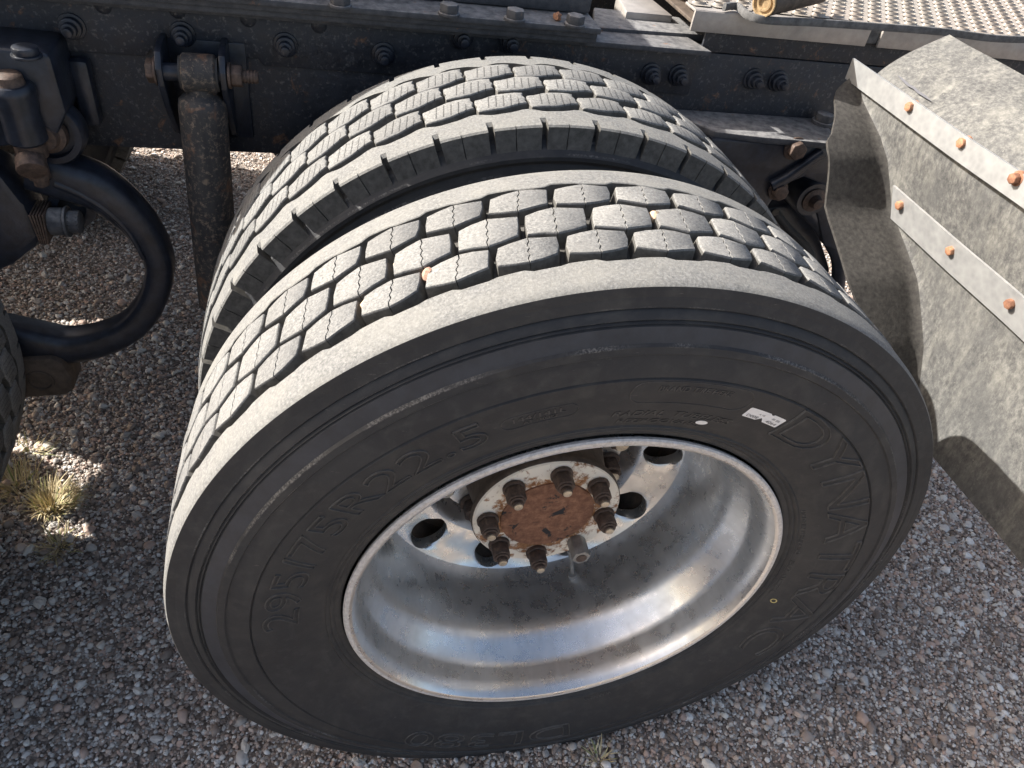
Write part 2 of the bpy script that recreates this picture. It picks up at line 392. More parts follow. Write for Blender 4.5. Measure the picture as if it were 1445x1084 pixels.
def make_gravel():
    x0, x1, y0, y1 = -2.3, 2.7, -.62, 3.6
    nx, ny = 60, 52; V = []; F = []
    for j in range(ny + 1):
        for i in range(nx + 1):
            x = x0 + (x1 - x0) * i / nx; y = y0 + (y1 - y0) * j / ny
            V.append((x, y, .004 + .004 * math.sin(3.1 * x + 1) * math.cos(4.3 * y)))
    for j in range(ny):
        for i in range(nx): a = j * (nx + 1) + i; F.append((a, a + 1, a + nx + 2, a + nx + 1))
    o = obj('gravel', V, F, M['soil']); tag(o, 'mixed small brown grey and white gravel pebbles covering the ground', 'gravel', kind='stuff')
    g = bpy.data.node_groups.new('gravel_scatter', 'GeometryNodeTree')
    g.interface.new_socket('Geometry', in_out='INPUT', socket_type='NodeSocketGeometry')
    g.interface.new_socket('Geometry', in_out='OUTPUT', socket_type='NodeSocketGeometry')
    N = lambda t, **k: [setattr(q, a, v) for q in [g.nodes.new(t)] for a, v in k.items()] and g.nodes[-1] or g.nodes[-1]
    L = g.links.new
    gi = N('NodeGroupInput'); go = N('NodeGroupOutput')
    g2i = N('GeometryNodeGeometryToInstance')
    for k in range(7):
        ico = N('GeometryNodeMeshIcoSphere'); ico.inputs['Radius'].default_value = .5; ico.inputs['Subdivisions'].default_value = 2
        nz = N('ShaderNodeTexNoise', noise_dimensions='4D'); nz.inputs['W'].default_value = 3.7 * k + 1; nz.inputs['Scale'].default_value = 1.5; nz.inputs['Detail'].default_value = 1.5
        pos = N('GeometryNodeInputPosition'); L(pos.outputs[0], nz.inputs['Vector'])
        sub = N('ShaderNodeVectorMath', operation='SUBTRACT'); L(nz.outputs['Color'], sub.inputs[0]); sub.inputs[1].default_value = (.5, .5, .5)
        mul = N('ShaderNodeVectorMath', operation='MULTIPLY'); L(sub.outputs[0], mul.inputs[0]); mul.inputs[1].default_value = (.95, .95, .95)
        sp = N('GeometryNodeSetPosition'); L(ico.outputs['Mesh'], sp.inputs['Geometry']); L(mul.outputs[0], sp.inputs['Offset'])
        ss = N('GeometryNodeSetShadeSmooth'); L(sp.outputs[0], ss.inputs[0]); ss.inputs['Shade Smooth'].default_value = (k % 3 != 0)
        sm = N('GeometryNodeSetMaterial'); L(ss.outputs[0], sm.inputs[0]); sm.inputs['Material'].default_value = M['pebble']
        L(sm.outputs[0], g2i.inputs[0])
    jn = N('GeometryNodeJoinGeometry')
    L(gi.outputs[0], jn.inputs[0])
    def layer(seed, d_near, d_far, smin, smax, power, lift):
        pos = N('GeometryNodeInputPosition'); sx = N('ShaderNodeSeparateXYZ'); L(pos.outputs[0], sx.inputs[0])
        mr = N('ShaderNodeMapRange'); L(sx.outputs[1], mr.inputs['Value'])
        for i, v in zip(('From Min', 'From Max', 'To Min', 'To Max'), (.7, 2.0, d_near, d_far)): mr.inputs[i].default_value = v
        dp = N('GeometryNodeDistributePointsOnFaces', distribute_method='RANDOM'); L(gi.outputs[0], dp.inputs['Mesh']); L(mr.outputs[0], dp.inputs['Density']); dp.inputs['Seed'].default_value = seed
        rs = N('FunctionNodeRandomValue', data_type='FLOAT'); rs.inputs['Seed'].default_value = seed + 1
        pw = N('ShaderNodeMath', operation='POWER'); L(rs.outputs[1], pw.inputs[0]); pw.inputs[1].default_value = power
        ms = N('ShaderNodeMapRange'); L(pw.outputs[0], ms.inputs['Value']); ms.inputs['To Min'].default_value = smin; ms.inputs['To Max'].default_value = smax
        rv = N('FunctionNodeRandomValue', data_type='FLOAT_VECTOR'); rv.inputs[0].default_value = (.75, .75, .5); rv.inputs[1].default_value = (1.35, 1.15, .85); rv.inputs['Seed'].default_value = seed + 2
        sv = N('ShaderNodeVectorMath', operation='SCALE'); L(rv.outputs[0], sv.inputs[0]); L(ms.outputs[0], sv.inputs['Scale'])
        rr = N('FunctionNodeRandomValue', data_type='FLOAT_VECTOR'); rr.inputs[0].default_value = (-.5, -.5, 0); rr.inputs[1].default_value = (.5, .5, 6.283); rr.inputs['Seed'].default_value = seed + 3
        ri = N('FunctionNodeRandomValue', data_type='INT'); ri.inputs[4].default_value = 0; ri.inputs[5].default_value = 6; ri.inputs['Seed'].default_value = seed + 4
        rz = N('FunctionNodeRandomValue', data_type='FLOAT'); rz.inputs[2].default_value = lift[0]; rz.inputs[3].default_value = lift[1]; rz.inputs['Seed'].default_value = seed + 5
        cz = N('ShaderNodeCombineXYZ'); L(rz.outputs[1], cz.inputs[2])
        st = N('GeometryNodeSetPosition'); L(dp.outputs['Points'], st.inputs['Geometry']); L(cz.outputs[0], st.inputs['Offset'])
        ip = N('GeometryNodeInstanceOnPoints'); L(st.outputs[0], ip.inputs['Points']); L(g2i.outputs[0], ip.inputs['Instance'])
        ip.inputs['Pick Instance'].default_value = True
        L(ri.outputs[2], ip.inputs['Instance Index']); L(rr.outputs[0], ip.inputs['Rotation']); L(sv.outputs[0], ip.inputs['Scale'])
        L(ip.outputs[0], jn.inputs[0])
    layer(11, 34000, 12000, .0034, .0074, 1.1, (-.001, .003))
    layer(31, 4400, 2200, .0075, .0128, 1.6, (.0, .005))
    layer(51, 260, 140, .015, .0235, 1.6, (.001, .006))
    L(jn.outputs[0], go.inputs[0])
    o.modifiers.new('scatter', 'NODES').node_group = g
    return o
make_gravel()

# ================================================================== WHEELS
NP = 46; PITCH = 2 * math.pi / NP
def crown(yr): return .507 - .0055 * (yr / .12) ** 2
def polar(th, r, y): return Vector((r * math.sin(th), y, ZC + r * math.cos(th)))

SIDE = [(.500, -.112), (.495, -.1150), (.485, -.1172), (.4785, -.1185), (.4765, -.1165), (.4745, -.1190), (.4675, -.1225), (.4655, -.1205), (.4635, -.1235), (.4620, -.1218), (.4605, -.1240),
        (.4445, -.1290), (.4425, -.1325), (.4350, -.1340), (.4330, -.1320), (.4200, -.1350), (.4075, -.1365), (.4060, -.1345), (.4040, -.1365), (.3900, -.1355), (.3750, -.1325),
        (.3600, -.1290), (.3450, -.1240), (.3300, -.1185), (.3210, -.1150), (.3190, -.1165), (.3165, -.1150), (.3150, -.1130), (.3125, -.1140), (.3100, -.1125), (.3085, -.1105), (.3050, -.1105), (.3010, -.1085), (.2985, -.1000)]
SIDE_IN = [(.480, -.1185), (.476, -.1215), (.470, -.1290), (.464, -.1345), (.459, -.1345), (.455, -.1300), (.452, -.1290), (.435, -.1360), (.4200, -.1385), (.40, -.1385), (.38, -.1350), (.36, -.1300), (.34, -.1230), (.32, -.1150), (.3050, -.1105), (.2985, -.1000)]
def side_y(r):
    rs = [p[0] for p in SIDE][::-1]; ys = [p[1] for p in SIDE][::-1]
    return float(np.interp(r, rs, ys))

def ring(intervals, section, dark=(), side_f=()):
    """solid ring pieces: intervals [(t0, t1, n, tag)], section(theta, tag) -> closed [(r, y)]"""
    mb = MB()
    for t0, t1, n, tg in intervals:
        k = None; V = []
        for i in range(n + 1):
            th = t0 + (t1 - t0) * i / n; s = section(th, tg); k = len(s)
            V += [polar(th, r, y) for r, y in s]
        F = [(i * k + m, i * k + (m + 1) % k, (i + 1) * k + (m + 1) % k, (i + 1) * k + m) for i in range(n) for m in range(k)]
        F += [list(range(k))[::-1], [n * k + m for m in range(k)]]
        o = len(mb.I); mb.add(V, F); q = 0
        for i in range(n):
            for m in range(k):
                if m in dark: mb.I[o + i * k + m] = 2 if m in side_f else 1
        mb.I[-2:] = [1, 1]
    return mb

def half_block(mb, poly, depth, R0, inset=.04, flare=1.05, zw=0):
    cx = sum(p[0] for p in poly) / len(poly); cy = sum(p[1] for p in poly) / len(poly)
    f = lambda p, k, z: (cx + (p[0] - cx) * k, cy + (p[1] - cy) * k, z - ((cx + (p[0] - cx) * k) ** 2) / (2 * R0))
    n = len(poly)
    V = [f(p, flare, -depth) for p in poly] + [f(p, 1, -.0022) for p in poly] + [f(p, 1 - inset * .45, -.0005) for p in poly] + [f(p, 1 - inset, 0) for p in poly]
    F = []
    for r in range(3):
        for i in range(n): j = (i + 1) % n; F.append((r * n + i, r * n + j, (r + 1) * n + j, (r + 1) * n + i))
    F.append([3 * n + i for i in range(n)])
    o = len(mb.I); mb.add(V, F); mb.I[o:o + n] = [1] * n
def outer_block(seed, ys=1.0):
    q = random.Random(seed); jt = lambda: q.uniform(-.0013, .0013); mb = MB(); mm = .001
    top, bot = (3 * mm + jt(), 24.2 * mm), (-3 * mm + jt(), -24.2 * mm)
    zig = []; n = 7
    for i in range(1, n):
        t = i / n; zig.append((top[0] + (bot[0] - top[0]) * t + (.0011 if i % 2 else -.0011), top[1] + (bot[1] - top[1]) * t))
    g = .0004
    L = [(-32.3 * mm + jt(), -17.5 * mm + jt()), (-31 * mm, -2 * mm), (-26.8 * mm + jt(), 16 * mm + jt()), (-14 * mm, 20 * mm + jt()), (top[0] - g, top[1])] + [(x - g, y) for x, y in zig] + [(bot[0] - g, bot[1]), (-18 * mm, -21 * mm + jt())]
    Rr = [(32.3 * mm + jt(), 17.5 * mm + jt()), (30.5 * mm, 0), (26.8 * mm + jt(), -16 * mm + jt()), (12 * mm, -20.5 * mm + jt()), (bot[0] + g, bot[1])] + [(x + g, y) for x, y in zig[::-1]] + [(top[0] + g, top[1]), (18 * mm, 21 * mm + jt())]
    sc_ = lambda P_: [(x * 1.015, y * ys) for x, y in P_][::-1]
    half_block(mb, sc_(L), .019, .507); half_block(mb, sc_(Rr), .019, .507)
    return mesh_of('tread_block', mb.V, mb.F, [M['block'], M['bside']], 50, mb.I)
def inner_block(seed):
    q = random.Random(seed); jt = lambda: q.uniform(-.0007, .0007); mb = MB(); mm = .001
    P = [(-33, 11), (-24, 12.5), (-12, 17.5), (0, 22.2), (12, 23.4), (24, 23), (32.5, 22), (31, 14), (33.6, 6), (31.5, -4), (33, -11), (24, -12.5), (12, -17.5), (0, -22.2), (-12, -23.4), (-24, -23), (-32.5, -22), (-34, -13), (-31.2, -6), (-33.6, 3)]
    half_block(mb, [(x * mm + jt(), y * mm + jt()) for x, y in P][::-1], .014, .507, .045, 1.03)
    return mesh_of('tread_block', mb.V, mb.F, [M['sblock'], M['bside']], 50, mb.I)
OB = [outer_block(i) for i in range(5)]; OBN = [outer_block(i + 20, .84) for i in range(5)]; IB = [inner_block(i + 50) for i in range(4)]

def carcass(name, side, parent, floor):
    half = floor
    prof = [(r, -y) for r, y in side[::-1]][::1]                         # inboard bead .. inboard shoulder
    prof = [(r, -y) for (r, y) in [(p[0], p[1]) for p in side[::-1]]]
    fl = [(.487, .1005), (floor, .080), (floor, .04), (floor + .0006, 0), (floor, -.04), (floor, -.080), (.487, -.1005)]
    full = prof + fl + list(side)
    mb = MB(); mb.lathe(full, 184, 'Y', (0, 0, ZC), closed=False)
    k = len(full); nseg = k - 1; idx = []
    for i in range(184):
        for m in range(nseg):
            r0, y0 = full[m]; r1, y1 = full[m + 1]; rm = (r0 + r1) / 2
            isf = abs(y0) < .102 and abs(y1) < .102 and rm > .47
            isb = side is SIDE and .4446 < rm < .4610 and abs(r1 - r0) > .01
            idx.append(1 if isf else (2 if isb else 0))
    mb.I = idx
    o = mb.build(name, [M['side'], M['floor'], M['band']], parent, 30)
    return o

def tread_rows(tyre, rows, meshes, joined=False):
    mb = MB()
    for yr, off, *own in rows:
        for k in range(NP):
            th = (k + off) * PITCH; rr = crown(yr)
            M_ = Matrix.Translation(polar(th, rr, yr)) @ Matrix.Rotation(th, 4, 'Y')
            me = random.choice(own[0] if own else meshes)
            if joined: mb.add([M_ @ v.co for v in me.vertices], [list(p.vertices) for p in me.polygons]); mb.I[-len(me.polygons):] = [p.material_index for p in me.polygons]
            else:
                o = bpy.data.objects.new('tread_block', me); link(o, tyre); o.matrix_local = M_ @ Matrix.Rotation(random.uniform(-.012, .012), 4, 'Z')
    if joined: mb.build('tread', [meshes[0].materials[0], M['bside']], tyre, 50)

def rim_mesh(flip):
    """weathered aluminium barrel, seen from the -Y side; y measured from tyre centre"""
    s = -1 if flip else 1
    mb = MB(); A = lambda P: [(r, y * s) for r, y in P]
    inner = [(.2985, -.1105), (.2985, -.1140), (.2965, -.1158), (.2915, -.1160), (.2875, -.1140), (.2850, -.1090), (.2825, -.1020), (.2803, -.0880), (.2795, -.0700), (.2785, -.0630), (.2760, -.0565), (.2705, -.0450),
             (.2640, -.0325), (.2590, -.0230), (.2560, -.0110), (.2545, .0000), (.2530, .0200), (.2520, .0500), (.2505, .0700), (.2470, .0850), (.2415, .0960)]
    outer = [(.2985, -.1105), (.2880, -.1040), (.2860, -.0800), (.2700, -.02), (.2640, .0400), (.2640, .0900), (.2860, .1000), (.2985, .112)]
    mb.lathe(A(inner), 144, 'Y', (0, 0, ZC)); n1 = len(mb.F)
    mb.I = []
    for i in range(144):
        for m in range(len(inner) - 1): mb.I.append(1 if m < 3 else 0)
    mb.lathe(A(outer), 96, 'Y', (0, 0, ZC))
    mb.lathe(A([(.2505, .100), (.2505, .15)]), 48, 'Y', (0, 0, ZC)) if False else None
    return mb
def disc_mesh(flip, holes=10, phase=0.0):
    """wheel disc with round hand holes between r=.178 and r=.2415; y from tyre centre"""
    s = -1 if flip else 1
    yr = lambda r: float(np.interp(r, [.10, .155, .165, .176, .19, .2415], [.1500, .1500, .146, .128, .1135, .0965 + .012])) if r < .2300 else float(np.interp(r, [.23, .2415], [.1045 - .001, .0960]))
    yr = lambda r: float(np.interp(r, [.10, .150, .158, .166, .176, .186, .2200, .2330, .2415], [.1500, .1500, .1480, .1380, .1210, .1140, .1085, .1040, .0960]))
    mb = MB(); n = 32; hr = .0295; rc = .2105; sec = 2 * math.pi / holes
    for h in range(holes):
        t0 = phase + h * sec; V = []; F = []
        bnd = []; hol = []
        for i in range(n):
            a = 2 * math.pi * i / n
            ca, sa = math.cos(a), math.sin(a)                       # ca radial, sa tangential
            lo, hi, ht = .178 - rc, .2415 - rc, sec / 2
            # ray to sector border in (radial, angle) space
            k = 9e9
            if ca > 1e-6: k = min(k, hi / ca)
            if ca < -1e-6: k = min(k, lo / ca)
            if abs(sa) > 1e-6: k = min(k, ht * rc / abs(sa))
            bnd.append((rc + k * ca, t0 + k * sa / rc)); hol.append((rc + hr * ca, t0 + hr * sa / rc))
        for c_ in range(4):
            for sgn_r in (0,): pass
        # snap nearest border points to the sector corners so neighbours meet
        for (rr, tt) in ((.178, t0 - sec / 2), (.178, t0 + sec / 2), (.2415, t0 - sec / 2), (.2415, t0 + sec / 2)):
            j = min(range(n), key=lambda q: (bnd[q][0] - rr) ** 2 + ((bnd[q][1] - tt) * rc) ** 2); bnd[j] = (rr, tt)
        for i in range(n):
            (r0, a0), (r1, a1) = bnd[i], hol[i]
            ym = yr(rc); f = lambda r, a, y: polar(a, r, y * s)
            rimr = lambda k: (r1 * (1 - k) + r0 * k, a1 * (1 - k) + a0 * k)
            V += [f(r0, a0, yr(r0)), f(*rimr(.5), yr(rimr(.5)[0])), f(*rimr(.12), yr(rimr(.12)[0])), f(r1, a1, yr(r1) + .003), f(r1, a1, yr(r1) + .020)]
        for i in range(n):
            j = (i + 1) % n
            for m in range(4): F.append((i * 5 + m, i * 5 + m + 1, j * 5 + m + 1, j * 5 + m))
        mb.add(V, F)
    prof = [(r, yr(r) * s) for r in (.178, .174, .170, .166, .162, .158, .154, .150, .10)]
    mb.lathe(prof, 96, 'Y', (0, 0, ZC))
    return mb

RIB = lambda yi, yo, top_i, top_o: None
def outer_wheel(loc, label, group, detail=True, flip=False):
    w_ = thing('truck_wheel', label, 'wheel', loc, (0, 0, math.pi if flip else 0), group)
    ty = carcass('tyre', SIDE, w_, .4885); ty['label'] = 'black block tread tyre with dusty worn tread'
    for s in (-1, 1):
        def section(th, tg, s=s):
            u = (th / PITCH * 1.0 + (.30 if s < 0 else .62)) % 1.0
            yi = .0765 - (.0030 if u < .52 else -.0004) - .0022 * (u % .5)
            P = [(crown(.078), yi + .0012), (crown(.078) - .0008, yi), (.4860, yi - .0015), (.4860, .1050), (.4860, .1165), (.4945, .1160), (.4992, .1148), (.5012, .1120), (crown(.105), .105)]
            return [(r, s * y) for r, y in P]
        mb = ring([(0, 2 * math.pi, NP * 8, 0)], section, (1, 2, 3, 4, 5), (4, 5))
        mb.build('shoulder_rib', [M['tread'], M['bside'], M['side']], ty, 35)
    tread_rows(ty, [(-.0435, .262, OBN), (.0005, -.185), (.0495, .398, OBN)], OB, not detail)
    rm = rim_mesh(False).build('rim', [M['alu'], M['lip']], w_, 35); rm['label'] = 'deep weathered aluminium rim with round hand holes'
    disc_mesh(False, 10, R_(12)).build('disc', M['alu'], rm, 35)
    return w_, ty, rm
def inner_wheel(loc, label, group, detail=True, flip=False):
    w_ = thing('truck_wheel', label, 'wheel', loc, (0, 0, math.pi if flip else 0), group)
    ty = carcass('tyre', SIDE_IN, w_, .4935); ty['label'] = 'black siped tread tyre with notched shoulder ribs'
    for s in (-1, 1):
        ph = -.62 if s < 0 else -.2
        def section(th, tg, s=s):
            u = (th / PITCH + (.55 if s < 0 else .05))
            yi = .0832 + s * .0 + .0042 * math.sin(2 * math.pi * u) + .0012 * math.sin(4 * math.pi * u + 1)
            yo = {0: .1240, 1: .1090, 2: .1222}[tg]
            P = [(crown(.084) - .001, yi), (.4900, yi - .001), (.4720, .100), (.4700, yo + (.004 if tg == 0 else .001)), (.4850, yo + .0012), (.4985, yo), (.5008, yo - .0022), (crown(.105), min(.105, yo - .003))]
            return [(r, s * y) for r, y in P]
        iv = []
        for k in range(NP):
            t = (k + ph) * PITCH; w0 = .115 * PITCH; w1 = .02 * PITCH; h = .5 * PITCH
            iv += [(t, t + w0, 1, 1), (t + w0, t + h, 4, 0), (t + h, t + h + w1, 1, 2), (t + h + w1, t + PITCH, 4, 0)]
        ring(iv, section, (0, 1, 2, 3, 4)).build('shoulder_rib', [M['tread'], M['bside']], ty, 35)
    tread_rows(ty, [(-.0520, -.20), (.0010, .30), (.0515, -.18)], IB, not detail)
    rm = rim_mesh(True).build('rim', [M['alu'], M['lip']], w_, 35)
    disc_mesh(True, 10, R_(12)).build('disc', M['alu'], rm, 35)
    return w_, ty, rm

YO, YI = .115, .472
ow, oty, orm = outer_wheel((0, YO, 0), 'near outer dual truck wheel with deep aluminium rim and lettered black sidewall', 'dual wheels of the truck')
iw, ity, irm = inner_wheel((0, YI, 0), 'inner dual truck wheel with notched shoulder ribs, tucked behind the lettered wheel', 'dual wheels of the truck')
XA = -1.318
iw2, _, _ = inner_wheel((XA, YI, 0), 'wheel of the neighbouring axle showing only a sliver of tread beside the curved arm', 'dual wheels of the truck')
ow2, _, _ = outer_wheel((XA, YO, 0), 'outer wheel of the neighbouring axle, beside the dry grass tufts', 'dual wheels of the truck', False)
YF = 2 * 1.152
f1, _, _ = inner_wheel((0, YF - YI, 0), 'inner wheel on the far side of the axle, beyond the far frame rail', 'dual wheels of the truck', False, True)
f2, _, _ = outer_wheel((0, YF - YO, 0), 'outer wheel on the far side of the axle, beyond the far frame rail', 'dual wheels of the truck', False, True)
f3 = copy_tree(f1); f3.location.x = XA; f3['label'] = 'far side inner wheel of the neighbouring axle beyond the far frame rail'
f4 = copy_tree(f2); f4.location.x = XA; f4['label'] = 'far side outer wheel of the neighbouring axle beyond the far frame rail'

# ---- lettering moulded into the near sidewall (clockwise, tops outwards)
def text_mesh(s, size, fill=True, extrude=0, space=1.0, shear=0):
    cu = bpy.data.curves.new('t', 'FONT'); cu.body = s; cu.size = size; cu.space_character = space; cu.shear = shear
    cu.resolution_u = 4; cu.extrude = extrude
    if not fill: cu.fill_mode = 'NONE'
    o = bpy.data.objects.new('t', cu); C.objects.link(o); bpy.context.view_layer.update()
    e = o.evaluated_get(bpy.context.evaluated_depsgraph_get()); m = e.to_mesh()
    V = np.array([v.co[:] for v in m.vertices]); F = [list(p.vertices) for p in m.polygons]; E = [tuple(x.vertices) for x in m.edges]
    e.to_mesh_clear(); bpy.data.objects.remove(o); bpy.data.curves.remove(cu)
    return V, F, E
def on_side(th, r, h): return polar(th, r, side_y(r) - h)
def ridge(mb, pts, wd, h):
    """thin raised line along (theta, r) points on the sidewall"""
    k = len(pts); V = []
    P = [Vector((t * .37, r)) for t, r in pts]
    for i in range(k):
        d = (P[min(i + 1, k - 1)] - P[max(i - 1, 0)]); d = d.normalized() if d.length > 1e-9 else Vector((1, 0)); n = Vector((-d.y, d.x))
        for off, hh in ((-1.2, -.0004), (-.45, h), (.45, h), (1.2, -.0004)):
            q = P[i] + n * off * wd; V.append(on_side(q.x / .37, q.y, hh))
    mb.add(V, [(i * 4 + m, i * 4 + m + 1, (i + 1) * 4 + m + 1, (i + 1) * 4 + m) for i in range(k - 1) for m in range(3)])
def arc_text(mb, s, r0, r1, t0, t1, outline=False, wd=.0006, h=.0008, shear=0):
    V, F, E = text_mesh(s, 1.0, not outline, 0 if outline else .02, shear=shear)
    x0, x1 = V[:, 0].min(), V[:, 0].max(); y1 = max(V[:, 1].max(), .68); y0 = 0
    T = lambda x: R_(t0 + (t1 - t0) * (x - x0) / (x1 - x0)); Rr = lambda y: r0 + (r1 - r0) * (y - y0) / (y1 - y0)
    if outline:
        for a, b_ in E:
            p, q = V[a], V[b_]; L_ = math.hypot((T(p[0]) - T(q[0])) * .37, Rr(p[1]) - Rr(q[1])); n = max(1, int(L_ / .004))
            ridge(mb, [(T(p[0] + (q[0] - p[0]) * i / n), Rr(p[1] + (q[1] - p[1]) * i / n)) for i in range(n + 1)], wd, h)
    else:
        mb.add([on_side(T(x), Rr(y), h if z > 0 else -.0003) for x, y, z in V], F)
def pill(mb, r0, r1, t0, t1, wd=.0005, h=.0007):
    rm, hr = (r0 + r1) / 2, (r1 - r0) / 2; a = R_(t0) + hr / rm; b_ = R_(t1) - hr / rm; P = []
    for i in range(25): P.append((a + (b_ - a) * i / 24, r1))
    for i in range(1, 12): q = math.pi / 2 - math.pi * i / 12; P.append((b_ + hr * math.cos(q) / rm, rm + hr * math.sin(q)))
    for i in range(25): P.append((b_ - (b_ - a) * i / 24, r0))
    for i in range(1, 12): q = -math.pi / 2 - math.pi * i / 12; P.append((a + hr * math.cos(q) / rm, rm + hr * math.sin(q)))
    P.append(P[0]); ridge(mb, P, wd, h)
def letters(fn):
    mb = MB(); fn(mb); o = mb.build('sidewall_lettering', M['letter'], oty, 30); return o
letters(lambda m: arc_text(m, 'DYNATRAC', .354, .404, 28.5, 119.5, True, .0010, .0017))
letters(lambda m: arc_text(m, '295/75R22.5', .352, .392, -88, -25, True, .0010, .0015))
letters(lambda m: arc_text(m, 'DL380', .372, .408, 170, 212, True, .0010, .0015))
letters(lambda m: arc_text(m, 'RADIAL  TUBELESS', .344, .354, -4, 19.5, shear=.2))
letters(lambda m: arc_text(m, 'REGROOVABLE', .329, .337, -2.5, 15.5, shear=.2))
letters(lambda m: (arc_text(m, 'BRAND TIRE HERE', .389, .396, 1.7, 14.2, shear=.2), pill(m, .369, .402, -2.5, 18.5)))
letters(lambda m: (arc_text(m, '144/141L', .3705, .3775, -20.5, -12.2), arc_text(m, 'AT 110 PSI', .3635, .3685, -19, -13.6), pill(m, .360, .381, -22.5, -10.2)))
letters(lambda m: arc_text(m, 'MADE IN THAILAND', .3235, .3285, 62.5, 81))
letters(lambda m: arc_text(m, 'DOT 1YC 2XL', .3225, .3280, 84, 98))
letters(lambda m: (arc_text(m, 'WARNING', .3255, .3305, 157, 165)))
# sticker, white dot, yellow ring
def sticker():
    mb = MB(); n = 40; top, bot = .3815, .3655
    out = []
    for i in range(n + 1):
        u = i / n; rt = top - (.0016 if .56 < u < .64 else 0); rb = bot
        if abs(u - .48) < .10: rb = bot + .0058 * (1 - abs(u - .48) / .10)
        if i in (0, n): rt -= .0012; rb += .0012
        out.append((R_(19.4 + (27.7 - 19.4) * u), rt, rb))
    V = [on_side(t, r, .0007) for t, a, b_ in out for r in (a, b_)]
    mb.add(V, [(2 * i, 2 * i + 1, 2 * i + 3, 2 * i + 2) for i in range(n)])
    mb.mi = 1
    def tx(s, r0, r1, t0, t1):
        V, F, E = text_mesh(s, 1.0); x0, x1 = V[:, 0].min(), V[:, 0].max(); y1 = V[:, 1].max()
        mb.add([on_side(R_(t0 + (t1 - t0) * (x - x0) / (x1 - x0)), r0 + (r1 - r0) * y / y1, .0010) for x, y, z in V], F)
    tx('D008', .3672, .3714, 20.1, 22.6); tx('4064', .3672, .3714, 24.6, 27.1); tx('A 18', .3742, .3765, 22.0, 23.3); tx('III IIII', .3738, .3768, 25.2, 26.9)
    o = mb.build('sticker', [M['white'], M['ink']], oty, 0); o['label'] = 'torn white paper sticker with printed serial number'
sticker()
mb = MB(); mb.add([on_side(R_(14.4) + .0075 * math.cos(a) / .338, .338 + .0042 * math.sin(a), .0008) for a in np.linspace(0, 2 * math.pi, 21)[:-1]], [list(range(20))])
mb.build('paint_dot', M['white'], oty, 0)['label'] = 'white paint dot'
mb = MB(); V = []
for i in range(20):
    a = 2 * math.pi * i / 20
    for k in (.0032, .0048): V.append(on_side(R_(100.5) + k * math.cos(a) / .335, .335 + k * math.sin(a), .0008))
mb.add(V, [(2 * i, 2 * i + 1, (2 * i + 3) % 40, (2 * i + 2) % 40) for i in range(20)]); mb.build('paint_ring', M['yellow'], oty, 0)['label'] = 'small yellow paint ring'
# valve stem on the rim
vb = py(808, 811, .1785) - Vector((0, YO, 0)); vt = py(803, 776, .158) - Vector((0, YO, 0))
MB().tube(smooth_path([vb, (vb + vt) / 2 + Vector((.002, .003, 0)), vt], 4), .0036, 12).tube([vb - (vt - vb) * .12, vb + (vt - vb) * .08], .0085, 14).build('valve_stem', M['gnut'], orm)

# ================================================================== HUB
hub = thing('axle_hub', 'rusty white painted axle hub with eight studs inside the aluminium rim', 'hub', (0, 0, 0))
MB().lathe([(.112, .2600), (.110, .225), (.1040, .185), (.1045, .160), (.1105, .153), (.1130, .150), (.1130, .142), (.1115, .140)], 64, 'Y', (0, 0, ZC)).build('barrel', M['brown'], hub)
MB().lathe([(.1115, .1400), (.1100, .1375), (.106, .1365), (.075, .1365), (.0705, .1365)], 64, 'Y', (0, 0, ZC)).build('flange', M['hub'], hub)
MB().lathe([(.0712, .1372), (.0705, .1345), (.0690, .1335), (.045, .1328), (.0005, .1325)], 64, 'Y', (0, 0, ZC)).build('centre_cap', M['cap'], hub)
for i, a in enumerate((-42.3, 3.2, 46.8, 95, 140, 182, 227, 269.5)):
    p = polar(R_(a), .0900, .136); T = to(p, (0, -1, 0))
    mb = MB()
    if i == 4:
        mb.hexn(.0150, 0, .034, T, .0015, 6, .3); m = [M['gnut'], M['nut']]; mb.mi = 1; mb.hexn(.0085, .0335, .0350, T, 0, 14)
    else:
        mb.hexn(.0165, 0, .006, T, .001, 16); mb.hexn(.0148, .005, .026, T, .0018, 6, random.random()); m = [M['nut'], M['tip']]
        mb.lathe([(.0115, .026), (.0095, .031)], 14, 'Z') if False else None
        k_ = random.uniform(-.002, .002); mb.hexn(.0112, .0255, .0290, T, .001, 14); mb.hexn(.0080, .0285, .0335 + k_, T, .001, 14); mb.mi = 1; mb.hexn(.0064, .0333 + k_, .0362 + k_, T, .001, 12)
    o = mb.build('axle_nut', m, hub)
    if i == 4: o['label'] = 'clean grey steel nut'
for i in range(10):
    a = R_(104 + 36.6 * i); p = polar(a, .1429, YO + .150); T = to(p, (0, -1, 0))
    mb = MB(); mb.hexn(.0235, 0, .006, T, .001, 20); mb.hexn(.0195, .005, .030, T, .002, 6, random.random()); mb.hexn(.0125, .029, .037, T, .001, 14); mb.mi = 1; mb.hexn(.0108, .0368, .0385, T, .0006, 14)
    mb.build('wheel_nut', [M['nut'], M['tip']], hub)
YFAR = 2 * 1.152
